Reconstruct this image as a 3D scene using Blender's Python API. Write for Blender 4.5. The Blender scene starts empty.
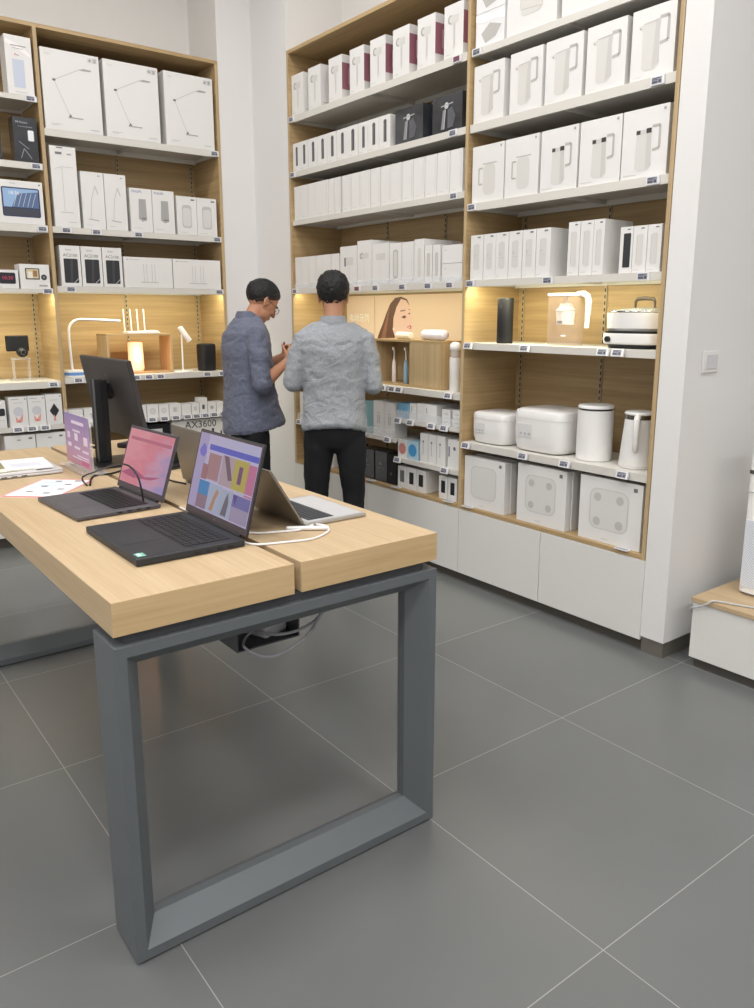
import bpy, math, random
from mathutils import Vector, Matrix, Euler
random.seed(7)
C = bpy.context.scene.collection
sc = bpy.context.scene
PI = math.pi

# ------------------------------------------------------------------ materials
def srgb(c):
    return tuple(((x / 12.92) if x <= 0.04045 else ((x + 0.055) / 1.055) ** 2.4) for x in c) + (1.0,)

def hexc(r, g, b):
    return srgb((r / 255, g / 255, b / 255))

_mats = {}
def mat(name, col, rough=0.5, metal=0.0, emit=None, estr=0.0, noise=0.0, nscale=6.0, bump=0.0, bscale=60.0,
        trans=0.0, alpha=1.0, coat=0.0, ior=1.45):
    if name in _mats:
        return _mats[name]
    m = bpy.data.materials.new(name); m.use_nodes = True
    nt = m.node_tree; b = nt.nodes['Principled BSDF']
    b.inputs['Base Color'].default_value = hexc(*col)
    b.inputs['Roughness'].default_value = rough
    b.inputs['Metallic'].default_value = metal
    b.inputs['Transmission Weight'].default_value = trans
    b.inputs['Alpha'].default_value = alpha
    b.inputs['Coat Weight'].default_value = coat
    b.inputs['IOR'].default_value = ior
    if emit is not None:
        b.inputs['Emission Color'].default_value = hexc(*emit)
        b.inputs['Emission Strength'].default_value = estr
    tc = nt.nodes.new('ShaderNodeTexCoord')
    if noise > 0:
        n = nt.nodes.new('ShaderNodeTexNoise'); n.inputs['Scale'].default_value = nscale
        n.inputs['Detail'].default_value = 4
        nt.links.new(tc.outputs['Object'], n.inputs['Vector'])
        r = nt.nodes.new('ShaderNodeMix'); r.data_type = 'RGBA'
        c1 = hexc(*[max(0, x * (1 - noise)) for x in col]); c2 = hexc(*[min(255, x * (1 + noise)) for x in col])
        r.inputs[6].default_value = c1; r.inputs[7].default_value = c2
        nt.links.new(n.outputs['Fac'], r.inputs[0]); nt.links.new(r.outputs[2], b.inputs['Base Color'])
    if bump > 0:
        n2 = nt.nodes.new('ShaderNodeTexNoise'); n2.inputs['Scale'].default_value = bscale
        n2.inputs['Detail'].default_value = 5
        nt.links.new(tc.outputs['Object'], n2.inputs['Vector'])
        bp = nt.nodes.new('ShaderNodeBump'); bp.inputs['Strength'].default_value = bump
        bp.inputs['Distance'].default_value = 0.01
        nt.links.new(n2.outputs['Fac'], bp.inputs['Height']); nt.links.new(bp.outputs['Normal'], b.inputs['Normal'])
    _mats[name] = m
    return m

def wood(name, light, dark, axis='X', rough=0.5, dens=1.0):
    if name in _mats:
        return _mats[name]
    m = bpy.data.materials.new(name); m.use_nodes = True
    nt = m.node_tree; b = nt.nodes['Principled BSDF']; b.inputs['Roughness'].default_value = rough
    tc = nt.nodes.new('ShaderNodeTexCoord'); mp = nt.nodes.new('ShaderNodeMapping')
    s = {'X': (1.2, 38, 38), 'Y': (38, 1.2, 38), 'Z': (38, 38, 1.2)}[axis]
    mp.inputs['Scale'].default_value = [x * dens for x in s]
    nt.links.new(tc.outputs['Object'], mp.inputs['Vector'])
    n = nt.nodes.new('ShaderNodeTexNoise'); n.inputs['Scale'].default_value = 1.6; n.inputs['Detail'].default_value = 6
    n.inputs['Roughness'].default_value = 0.65
    nt.links.new(mp.outputs['Vector'], n.inputs['Vector'])
    mp2 = nt.nodes.new('ShaderNodeMapping'); mp2.inputs['Scale'].default_value = [x * 0.18 * dens for x in s]
    nt.links.new(tc.outputs['Object'], mp2.inputs['Vector'])
    n2 = nt.nodes.new('ShaderNodeTexNoise'); n2.inputs['Scale'].default_value = 1.3; n2.inputs['Detail'].default_value = 3
    n2.inputs['Distortion'].default_value = 0.6
    nt.links.new(mp2.outputs['Vector'], n2.inputs['Vector'])
    ad = nt.nodes.new('ShaderNodeMath'); ad.operation = 'ADD'
    mu = nt.nodes.new('ShaderNodeMath'); mu.operation = 'MULTIPLY'; mu.inputs[1].default_value = 0.5
    nt.links.new(n.outputs['Fac'], ad.inputs[0]); nt.links.new(n2.outputs['Fac'], ad.inputs[1])
    nt.links.new(ad.outputs[0], mu.inputs[0])
    cr = nt.nodes.new('ShaderNodeValToRGB')
    cr.color_ramp.elements[0].position = 0.38; cr.color_ramp.elements[0].color = hexc(*dark)
    cr.color_ramp.elements[1].position = 0.62; cr.color_ramp.elements[1].color = hexc(*light)
    nt.links.new(mu.outputs[0], cr.inputs['Fac']); nt.links.new(cr.outputs['Color'], b.inputs['Base Color'])
    bp = nt.nodes.new('ShaderNodeBump'); bp.inputs['Strength'].default_value = 0.08; bp.inputs['Distance'].default_value = 0.004
    nt.links.new(n.outputs['Fac'], bp.inputs['Height']); nt.links.new(bp.outputs['Normal'], b.inputs['Normal'])
    _mats[name] = m
    return m

def tile_floor():
    m = bpy.data.materials.new('floor_tiles'); m.use_nodes = True
    nt = m.node_tree; b = nt.nodes['Principled BSDF']
    tc = nt.nodes.new('ShaderNodeTexCoord'); mp = nt.nodes.new('ShaderNodeMapping')
    mp.inputs['Location'].default_value = (-0.6115 + 8.0, -0.966 + 8.0, 0)
    nt.links.new(tc.outputs['Object'], mp.inputs['Vector'])
    br = nt.nodes.new('ShaderNodeTexBrick'); br.offset = 0.0; br.squash = 1.0
    br.inputs['Scale'].default_value = 1.0; br.inputs['Brick Width'].default_value = 0.8
    br.inputs['Row Height'].default_value = 0.8; br.inputs['Mortar Size'].default_value = 0.0014
    br.inputs['Mortar Smooth'].default_value = 0.2; br.inputs['Bias'].default_value = 0.0
    br.inputs['Color1'].default_value = hexc(109, 111, 111); br.inputs['Color2'].default_value = hexc(105, 107, 107)
    br.inputs['Mortar'].default_value = hexc(158, 157, 153)
    nt.links.new(mp.outputs['Vector'], br.inputs['Vector'])
    n = nt.nodes.new('ShaderNodeTexNoise'); n.inputs['Scale'].default_value = 1.4; n.inputs['Detail'].default_value = 6
    nt.links.new(tc.outputs['Object'], n.inputs['Vector'])
    mx = nt.nodes.new('ShaderNodeMix'); mx.data_type = 'RGBA'; mx.blend_type = 'MULTIPLY'; mx.inputs[0].default_value = 0.35
    cr = nt.nodes.new('ShaderNodeValToRGB')
    cr.color_ramp.elements[0].position = 0.3; cr.color_ramp.elements[0].color = (0.78, 0.78, 0.76, 1)
    cr.color_ramp.elements[1].position = 0.7; cr.color_ramp.elements[1].color = (1, 1, 1, 1)
    nt.links.new(n.outputs['Fac'], cr.inputs['Fac'])
    nt.links.new(br.outputs['Color'], mx.inputs[6]); nt.links.new(cr.outputs['Color'], mx.inputs[7])
    nt.links.new(mx.outputs[2], b.inputs['Base Color'])
    n3 = nt.nodes.new('ShaderNodeTexNoise'); n3.inputs['Scale'].default_value = 90; n3.inputs['Detail'].default_value = 3
    nt.links.new(tc.outputs['Object'], n3.inputs['Vector'])
    bp = nt.nodes.new('ShaderNodeBump'); bp.inputs['Strength'].default_value = 0.05; bp.inputs['Distance'].default_value = 0.002
    nt.links.new(n3.outputs['Fac'], bp.inputs['Height']); nt.links.new(bp.outputs['Normal'], b.inputs['Normal'])
    b.inputs['Roughness'].default_value = 0.27
    return m

def gradient_screen(name, stops, strength, axis=(1.0, 0.6), noise=0.5):
    """content of a lit screen: a colourful wallpaper"""
    m = bpy.data.materials.new(name); m.use_nodes = True
    nt = m.node_tree; b = nt.nodes['Principled BSDF']
    b.inputs['Base Color'].default_value = (0.01, 0.01, 0.01, 1); b.inputs['Roughness'].default_value = 0.25
    tc = nt.nodes.new('ShaderNodeTexCoord'); sx = nt.nodes.new('ShaderNodeSeparateXYZ')
    nt.links.new(tc.outputs['Object'], sx.inputs['Vector'])
    n = nt.nodes.new('ShaderNodeTexNoise'); n.inputs['Scale'].default_value = 7; n.inputs['Detail'].default_value = 3
    n.inputs['Distortion'].default_value = 1.0
    mp = nt.nodes.new('ShaderNodeMapping'); mp.inputs['Scale'].default_value = (1, 1, 3)
    nt.links.new(tc.outputs['Object'], mp.inputs['Vector']); nt.links.new(mp.outputs['Vector'], n.inputs['Vector'])
    a = nt.nodes.new('ShaderNodeMath'); a.operation = 'MULTIPLY_ADD'; a.inputs[1].default_value = axis[0]; a.inputs[2].default_value = 0.25
    nt.links.new(sx.outputs['X'], a.inputs[0])
    a2 = nt.nodes.new('ShaderNodeMath'); a2.operation = 'MULTIPLY_ADD'; a2.inputs[1].default_value = axis[1]
    nt.links.new(sx.outputs['Z'], a2.inputs[0]); nt.links.new(a.outputs[0], a2.inputs[2])
    a3 = nt.nodes.new('ShaderNodeMath'); a3.operation = 'MULTIPLY_ADD'; a3.inputs[1].default_value = noise
    nt.links.new(n.outputs['Fac'], a3.inputs[0]); nt.links.new(a2.outputs[0], a3.inputs[2])
    cr = nt.nodes.new('ShaderNodeValToRGB')
    e = cr.color_ramp.elements
    e[0].position = stops[0][0]; e[0].color = hexc(*stops[0][1]); e[1].position = stops[-1][0]; e[1].color = hexc(*stops[-1][1])
    for p, c in stops[1:-1]:
        q = e.new(p); q.color = hexc(*c)
    nt.links.new(a3.outputs[0], cr.inputs['Fac']); nt.links.new(cr.outputs['Color'], b.inputs['Emission Color'])
    b.inputs['Emission Strength'].default_value = strength
    return m

def fabric(name, c1, c2, scale=220.0, bump=0.25, rough=0.9, streak=(1, 1, 1)):
    m = bpy.data.materials.new(name); m.use_nodes = True
    nt = m.node_tree; b = nt.nodes['Principled BSDF']; b.inputs['Roughness'].default_value = rough
    b.inputs['Sheen Weight'].default_value = 0.1
    b.inputs['Specular IOR Level'].default_value = 0.2
    tc = nt.nodes.new('ShaderNodeTexCoord'); mp = nt.nodes.new('ShaderNodeMapping'); mp.inputs['Scale'].default_value = streak
    nt.links.new(tc.outputs['Object'], mp.inputs['Vector'])
    n = nt.nodes.new('ShaderNodeTexNoise'); n.inputs['Scale'].default_value = scale; n.inputs['Detail'].default_value = 2
    nt.links.new(mp.outputs['Vector'], n.inputs['Vector'])
    mx = nt.nodes.new('ShaderNodeMix'); mx.data_type = 'RGBA'
    mx.inputs[6].default_value = hexc(*c1); mx.inputs[7].default_value = hexc(*c2)
    cr = nt.nodes.new('ShaderNodeValToRGB'); cr.color_ramp.elements[0].position = 0.35; cr.color_ramp.elements[1].position = 0.65
    nt.links.new(n.outputs['Fac'], cr.inputs['Fac']); nt.links.new(cr.outputs['Color'], mx.inputs[0])
    nt.links.new(mx.outputs[2], b.inputs['Base Color'])
    # creases
    mp2 = nt.nodes.new('ShaderNodeMapping'); mp2.inputs['Scale'].default_value = (1, 1, 1.6)
    nt.links.new(tc.outputs['Object'], mp2.inputs['Vector'])
    w = nt.nodes.new('ShaderNodeTexNoise'); w.inputs['Scale'].default_value = 9; w.inputs['Detail'].default_value = 5
    w.inputs['Distortion'].default_value = 1.2
    nt.links.new(mp2.outputs['Vector'], w.inputs['Vector'])
    bp = nt.nodes.new('ShaderNodeBump'); bp.inputs['Strength'].default_value = bump; bp.inputs['Distance'].default_value = 0.03
    nt.links.new(w.outputs['Fac'], bp.inputs['Height']); nt.links.new(bp.outputs['Normal'], b.inputs['Normal'])
    return m

WHITE_WALL = mat('wall_paint', (226, 225, 223), 0.85, bump=0.02, bscale=120)
CEIL = mat('ceiling_paint', (230, 229, 226), 0.9)
CARTON = mat('white_carton', (228, 227, 224), 0.55, noise=0.01, nscale=3)
CARTON2 = mat('glossy_white_carton', (236, 236, 236), 0.15, coat=0.6)
DARKBOX = mat('dark_carton', (52, 54, 58), 0.25, coat=0.5, noise=0.3, nscale=14)
SHELF = mat('white_steel', (214, 211, 203), 0.45)
OAK = wood('oak_panel', (192, 165, 122), (163, 136, 95), 'X')
OAKY = wood('oak_panel_along', (192, 165, 122), (163, 136, 95), 'Y')
OAKZ = wood('oak_edge', (198, 174, 134), (172, 148, 110), 'Z')
DOOR = mat('white_door', (222, 221, 217), 0.5)
KICK = mat('dark_plinth', (92, 88, 82), 0.4, metal=0.3)
TOPW = wood('table_oak', (196, 173, 139), (181, 156, 121), 'Y', 0.55, 2.2)
TOPX = wood('table_oak_front', (206, 177, 133), (188, 159, 115), 'X', 0.5, 2.0)
FRAME = mat('grey_powder_coat', (101, 106, 109), 0.5, metal=0.15)
GREYCAB = mat('grey_cabinet', (146, 148, 148), 0.5)
WHITEP = mat('white_plastic', (236, 235, 232), 0.3)
WHITEM = mat('matt_white_plastic', (228, 227, 224), 0.5)
BLACKP = mat('black_plastic', (30, 30, 32), 0.4)
BLACKM = mat('matt_black', (24, 24, 27), 0.6)
STEEL = mat('steel', (180, 180, 180), 0.25, metal=1.0)
INK = {}
def ink(c):
    if c not in INK:
        INK[c] = mat('print_%02x%02x%02x' % c, c, 0.5)
    return INK[c]

# ------------------------------------------------------------------ mesh building
class MB:
    def __init__(s):
        s.v = []; s.f = []; s.m = []; s.mats = []
    def mi(s, m):
        if m not in s.mats: s.mats.append(m)
        return s.mats.index(m)
    def add(s, vs, fs, m, T=None):
        o = len(s.v); k = s.mi(m)
        for p in vs:
            p = Vector(p)
            s.v.append(T @ p if T else p)
        for f in fs:
            s.f.append([o + i for i in f]); s.m.append(k)
        return s
    def box(s, x0, y0, z0, x1, y1, z1, m, T=None, fm=None):
        if x0 > x1: x0, x1 = x1, x0
        if y0 > y1: y0, y1 = y1, y0
        if z0 > z1: z0, z1 = z1, z0
        vs = [(x0, y0, z0), (x1, y0, z0), (x1, y1, z0), (x0, y1, z0), (x0, y0, z1), (x1, y0, z1), (x1, y1, z1), (x0, y1, z1)]
        fs = {'bottom': (0, 3, 2, 1), 'top': (4, 5, 6, 7), 'front': (0, 1, 5, 4), 'right': (1, 2, 6, 5), 'back': (2, 3, 7, 6), 'left': (3, 0, 4, 7)}
        o = len(s.v)
        for p in vs:
            p = Vector(p); s.v.append(T @ p if T else p)
        for k, f in fs.items():
            s.f.append([o + i for i in f]); s.m.append(s.mi((fm or {}).get(k, m)))
        return s
    def rings(s, R, m, T=None, cap=True):
        """R: list of lists of points, each ring the same count, closed"""
        n = len(R[0]); vs = [p for r in R for p in r]; fs = []
        for i in range(len(R) - 1):
            for j in range(n):
                a = i * n + j; b = i * n + (j + 1) % n
                fs.append((a, b, b + n, a + n))
        if cap:
            fs.append(tuple(reversed(range(n)))); fs.append(tuple(range((len(R) - 1) * n, len(R) * n)))
        return s.add(vs, fs, m, T)
    def lathe(s, prof, m, c=(0, 0, 0), n=28, T=None, sx=1.0, sy=1.0, e=2.0):
        R = []
        for r, z in prof:
            ring = []
            for j in range(n):
                a = 2 * PI * j / n; ca, sa = math.cos(a), math.sin(a)
                x = abs(ca) ** (2 / e) * (1 if ca >= 0 else -1); y = abs(sa) ** (2 / e) * (1 if sa >= 0 else -1)
                ring.append((c[0] + r * x * sx, c[1] + r * y * sy, c[2] + z))
            R.append(ring)
        return s.rings(R, m, T)
    def tube(s, pts, r, m, n=10, T=None, flat=1.0):
        pts = [Vector(p) for p in pts]
        if not isinstance(r, (list, tuple)): r = [r] * len(pts)
        up = None; R = []
        for i, p in enumerate(pts):
            t = (pts[min(i + 1, len(pts) - 1)] - pts[max(i - 1, 0)]).normalized()
            if up is None:
                up = Vector((0, 0, 1)) if abs(t.z) < 0.9 else Vector((0, 1, 0))
            a = t.cross(up).normalized(); up = a.cross(t).normalized()
            R.append([p + a * math.cos(2 * PI * j / n) * r[i] + up * math.sin(2 * PI * j / n) * r[i] * flat for j in range(n)])
        return s.rings(R, m, T)
    def capsule(s, pts, r, m, n=12, T=None):
        pts = [Vector(p) for p in pts]
        if not isinstance(r, (list, tuple)): r = [r] * len(pts)
        d0 = (pts[0] - pts[1]).normalized(); d1 = (pts[-1] - pts[-2]).normalized()
        P = []; Q = []
        for a in (0.96, 0.7, 0.35):
            P.append(pts[0] + d0 * r[0] * a); Q.append(r[0] * math.sqrt(1 - a * a))
        for p, q in zip(pts, r): P.append(p); Q.append(q)
        for a in (0.35, 0.7, 0.96):
            P.append(pts[-1] + d1 * r[-1] * a); Q.append(r[-1] * math.sqrt(1 - a * a))
        return s.tube(P, Q, m, n, T)
    def ellip(s, c, r, m, T=None, n=20, k=12):
        R = []
        for i in range(1, k):
            th = PI * i / k; z = -math.cos(th); q = math.sin(th)
            R.append([(c[0] + r[0] * q * math.cos(2 * PI * j / n), c[1] + r[1] * q * math.sin(2 * PI * j / n), c[2] + r[2] * z) for j in range(n)])
        return s.rings(R, m, T)
    def prism(s, poly, d0, d1, m, plane='XZ', T=None):
        """extrude a 2D outline from depth d0 to d1; plane XZ: depth along Y; XY: depth along Z; YZ: depth along X"""
        def p3(u, v, d):
            return {'XZ': (u, d, v), 'XY': (u, v, d), 'YZ': (d, u, v)}[plane]
        R = [[p3(u, v, d0) for u, v in poly], [p3(u, v, d1) for u, v in poly]]
        return s.rings(R, m, T)
    def torus(s, c, R, r, m, T=None, n=28, k=8, axis='Z'):
        vs = []; fs = []
        for i in range(n):
            a = 2 * PI * i / n
            for j in range(k):
                b = 2 * PI * j / k; q = R + r * math.cos(b); h = r * math.sin(b)
                p = {'Z': (q * math.cos(a), q * math.sin(a), h), 'Y': (q * math.cos(a), h, q * math.sin(a)), 'X': (h, q * math.cos(a), q * math.sin(a))}[axis]
                vs.append((c[0] + p[0], c[1] + p[1], c[2] + p[2]))
        for i in range(n):
            for j in range(k):
                a = i * k + j; b = i * k + (j + 1) % k; c2 = ((i + 1) % n) * k + (j + 1) % k; d = ((i + 1) % n) * k + j
                fs.append((a, d, c2, b))
        return s.add(vs, fs, m, T)
    def mesh(s, name):
        me = bpy.data.meshes.new(name)
        me.from_pydata([tuple(p) for p in s.v], [], s.f)
        for m in s.mats: me.materials.append(m)
        me.polygons.foreach_set('material_index', s.m)
        me.update()
        import bmesh
        bm = bmesh.new(); bm.from_mesh(me); bmesh.ops.recalc_face_normals(bm, faces=bm.faces); bm.to_mesh(me); bm.free()
        return me
    def build(s, name, parent=None, loc=(0, 0, 0), rot=(0, 0, 0), smooth=False, bevel=0.0, seg=2):
        o = bpy.data.objects.new(name, s.mesh(name)); C.objects.link(o)
        o.location = loc; o.rotation_euler = rot
        if parent: o.parent = parent
        if smooth:
            for p in o.data.polygons: p.use_smooth = True
            try: o.data.set_sharp_from_angle(angle=math.radians(40))
            except Exception: pass
        if bevel:
            b = o.modifiers.new('edges', 'BEVEL'); b.width = bevel; b.segments = seg; b.limit_method = 'ANGLE'
        return o

def empty(name, loc=(0, 0, 0), rz=0.0):
    o = bpy.data.objects.new(name, None); C.objects.link(o); o.location = loc; o.rotation_euler = (0, 0, rz)
    o.empty_display_size = 0.1
    return o

def tag(o, label, cat, group=None, kind=None):
    o['label'] = label; o['category'] = cat
    if group: o['group'] = group
    if kind: o['kind'] = kind
    return o

def structure(o):
    o['kind'] = 'structure'; return o

_text = {}
def text_geo(txt, size, bold=0.0):
    k = (txt, size, bold)
    if k not in _text:
        cu = bpy.data.curves.new('t', 'FONT'); cu.body = txt; cu.size = size; cu.resolution_u = 2
        cu.offset = bold
        ob = bpy.data.objects.new('t', cu); C.objects.link(ob)
        dg = bpy.context.evaluated_depsgraph_get(); dg.update()
        me = bpy.data.meshes.new_from_object(ob.evaluated_get(dg))
        vs = [tuple(v.co) for v in me.vertices]; fs = [tuple(p.vertices) for p in me.polygons]
        bpy.data.objects.remove(ob); bpy.data.curves.remove(cu); bpy.data.meshes.remove(me)
        _text[k] = (vs, fs)
    return _text[k]

def add_text(mb, txt, size, u, v, y, m, align='l', T=None, bold=0.0, sx=1.0):
    """flat lettering on the local front plane (x right, z up) at depth y"""
    vs, fs = text_geo(txt, size, bold)
    if not vs: return
    w = max(p[0] for p in vs) * sx
    off = {'l': 0, 'c': -w / 2, 'r': -w}[align]
    mb.add([(p[0] * sx + u + off, y, p[1] + v) for p in vs], [f for f in fs], m, T)

# prints on a carton's front (u, v as fractions of width and height; x right, z up)
def flat(mb, pts, y, m, T=None):
    mb.add([(p[0], y, p[1]) for p in pts], [tuple(range(len(pts)))], m, T)

def draw(mb, w, h, prints, y=-0.0006):
    X = lambda u: (u - 0.5) * w
    Z = lambda v: v * h
    k = 0
    for p in prints:
        k += 1; yy = y - 0.00015 * k
        if p[0] == 'rect':
            _, u0, v0, u1, v1, c = p; flat(mb, [(X(u0), Z(v0)), (X(u1), Z(v0)), (X(u1), Z(v1)), (X(u0), Z(v1))], yy, ink(c))
        elif p[0] == 'poly':
            flat(mb, [(X(a), Z(b)) for a, b in p[1]], yy, ink(p[2]))
        elif p[0] == 'disk':
            _, u, v, r, c = p; r *= w
            flat(mb, [(X(u) + r * math.cos(2 * PI * i / 20), Z(v) + r * math.sin(2 * PI * i / 20)) for i in range(20)], yy, ink(c))
        elif p[0] == 'round':
            _, u0, v0, u1, v1, r, c = p; r *= w; pts = []
            for cx, cz, a0 in ((X(u1) - r, Z(v1) - r, 0), (X(u0) + r, Z(v1) - r, 90), (X(u0) + r, Z(v0) + r, 180), (X(u1) - r, Z(v0) + r, 270)):
                for q in range(5):
                    a = math.radians(a0 + q * 22.5); pts.append((cx + r * math.cos(a), cz + r * math.sin(a)))
            flat(mb, pts, yy, ink(c))
        elif p[0] == 'line':
            _, L, t, c = p; L = [(X(a), Z(b)) for a, b in L]
            for (a, b), (a2, b2) in zip(L, L[1:]):
                d = math.hypot(a2 - a, b2 - b) or 1; nx, nz = -(b2 - b) / d * t / 2, (a2 - a) / d * t / 2
                flat(mb, [(a + nx, b + nz), (a - nx, b - nz), (a2 - nx, b2 - nz), (a2 + nx, b2 + nz)], yy, ink(c))
        elif p[0] == 'text':
            _, u, v, size, txt, c = p[:6]; add_text(mb, txt, size, X(u), Z(v), yy, ink(c), p[6] if len(p) > 6 else 'l')

_cart = {}
ROT_A = 0.0            # cartons on the back wall face the shop along -Y
ROT_B = -PI / 2        # cartons on the right wall face the shop along -X
def carton(kind, w, d, h, prints=(), body=None, side=None, sideprints=None):
    """mesh of a carton: base centre of the FRONT face at the origin, depth towards +Y"""
    key = (kind, round(w, 3), round(d, 3), round(h, 3))
    if key not in _cart:
        mb = MB(); body = body or CARTON
        fm = {'left': side, 'right': side} if side else None
        e = 0.0015
        mb.box(-w / 2, 0, 0, w / 2, d, h, body, fm=fm)
        # folded lid seam along the top edge
        draw(mb, w, h, prints)
        if sideprints:
            # the picture printed on the right-hand side panel (local +X side and -X side)
            for sgn in (-1, 1):
                T = Matrix.Translation((sgn * w / 2, d / 2, 0)) @ Matrix.Rotation(sgn * PI / 2, 4, 'Z')
                sub = MB(); draw(sub, d, h, sideprints)
                for f, mi in zip(sub.f, sub.m):
                    mb.add([sub.v[i] for i in f], [tuple(range(len(f)))], sub.mats[mi], T)
        _cart[key] = mb.mesh('carton')
    return _cart[key]

def put(me, name, loc, rz, label, cat='box', group=None, tilt=0.0):
    o = bpy.data.objects.new(name, me); C.objects.link(o)
    o.location = loc; o.rotation_euler = (tilt, 0, rz)
    return tag(o, label, cat, group)

ORD = ['first', 'second', 'third', 'fourth', 'fifth', 'sixth', 'seventh', 'eighth', 'ninth', 'tenth', 'eleventh', 'twelfth']
def ordw(i, n):
    if n == 1: return ''
    if i == 0: return 'leftmost'
    if i == n - 1: return 'rightmost'
    return ORD[i] + ' from the left'

def rowB(kind, name, edges, z, h, d, prints, label, group, x=2.985, tops=None, n=None, i0=0, jitter=0.004, **kw):
    """edges: list of (y_left, y_right) of each carton on the right-hand wall"""
    n = n or len(edges)
    for i, (a, b) in enumerate(edges):
        w = round(abs(a - b), 3)
        me = carton(kind, w, d, h, prints, **kw)
        put(me, name, (x + random.uniform(0, jitter), (a + b) / 2, z), ROT_B, label.replace('#', ordw(i + i0, n)), 'box', group)

def rowA(kind, name, edges, z, h, d, prints, label, group, y=5.41, n=None, i0=0, jitter=0.004, **kw):
    n = n or len(edges)
    for i, (a, b) in enumerate(edges):
        w = round(abs(a - b), 3)
        me = carton(kind, w, d, h, prints, **kw)
        put(me, name, ((a + b) / 2, y + random.uniform(0, jitter), z), ROT_A, label.replace('#', ordw(i + i0, n)), 'box', group)
# ------------------------------------------------------------------ room
def wbox(name, x0, y0, z0, x1, y1, z1, m, **kw):
    return structure(MB().box(x0, y0, z0, x1, y1, z1, m, **kw).build(name))

CZ = 4.3
wbox('floor', -4.0, -3.6, -0.1, 5.2, 6.2, 0.0, tile_floor())
wbox('ceiling', -4.0, -3.6, CZ, 5.2, 6.2, CZ + 0.1, CEIL)
wbox('wall_back', -4.0, 5.85, 0, 5.2, 5.95, CZ, WHITE_WALL)
wbox('wall_right', 3.42, 1.955, 0, 3.52, 5.85, CZ, WHITE_WALL)
wbox('wall_left', -4.1, -3.6, 0, -4.0, 6.0, CZ, WHITE_WALL)
wbox('wall_rear', -4.0, -3.7, 0, 5.2, -3.6, CZ, WHITE_WALL)
cw = MB(); cw.box(2.703, 5.41, 0, 3.42, 5.85, CZ, WHITE_WALL); cw.box(2.967, 4.935, 0, 3.42, 5.42, CZ, WHITE_WALL)
structure(cw.build('wall_corner'))
wbox('wall_side', 2.967, 1.835, 0.075, 5.2, 1.953, CZ, WHITE_WALL)
wbox('wall_far_right', 5.1, -3.6, 0, 5.2, 1.835, CZ, WHITE_WALL)
wbox('baseboard_side', 2.975, 1.842, 0, 5.1, 1.95, 0.075, mat('brushed_baseboard', (132, 128, 120), .35, metal=.5))
wbox('baseboard_corner', 2.697, 5.404, 0, 2.961, 5.4095, 0.07, KICK)

def child(mb, name, parent, **kw):
    l = parent.matrix_local.translation if parent.parent is None else Vector((0, 0, 0))
    o = mb.build(name, parent, loc=tuple(-parent.location) if parent.parent is None else (0, 0, 0), **kw)
    return o

TAGW = mat('tag_white', (226, 226, 228), 0.4)
TAGS = mat('tag_display', (150, 152, 160), 0.5)
TAGD = mat('tag_ink', (84, 86, 100), 0.5)
TAGR = mat('tag_red', (150, 70, 80), 0.5)
_tags = {}
def tag_mesh(red=False):
    if red not in _tags:
        mb = MB(); w, h = 0.062, 0.034
        mb.box(-w / 2, -0.009, -h / 2, w / 2, 0, h / 2, TAGW)
        mb.box(-w / 2 + 0.006, -0.0096, -h / 2 + 0.005, w / 2 - 0.01, -0.0088, h / 2 - 0.005, TAGR if red else TAGS)
        mb.box(w / 2 - 0.024, -0.0102, -h / 2 + 0.007, w / 2 - 0.013, -0.0094, -h / 2 + 0.018, TAGD)
        for i in range(2):
            mb.box(-w / 2 + 0.009, -0.0102, 0.002 + i * 0.005, w / 2 - 0.028 + i * 0.01, -0.0094, 0.0045 + i * 0.005, TAGD)
        mb.box(-w / 2 + 0.009, -0.0102, -0.010, w / 2 - 0.03, -0.0094, -0.002, TAGD)
        _tags[red] = mb.mesh('price_tag')
    return _tags[red]

def price_tag(shelf, side, s, z, red=False, tilt=0.0, out=0.0):
    o = bpy.data.objects.new('price_tag', tag_mesh(red)); C.objects.link(o); o.parent = shelf
    if side == 'A': o.location = (s, 5.41 - 0.001 - out, z); o.rotation_euler = (-tilt, 0, 0)
    else: o.location = (2.975 - 0.001 - out, s, z); o.rotation_euler = (-tilt, 0, -PI / 2)
    if red: o['label'] = 'red price tag'
    return o

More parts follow.
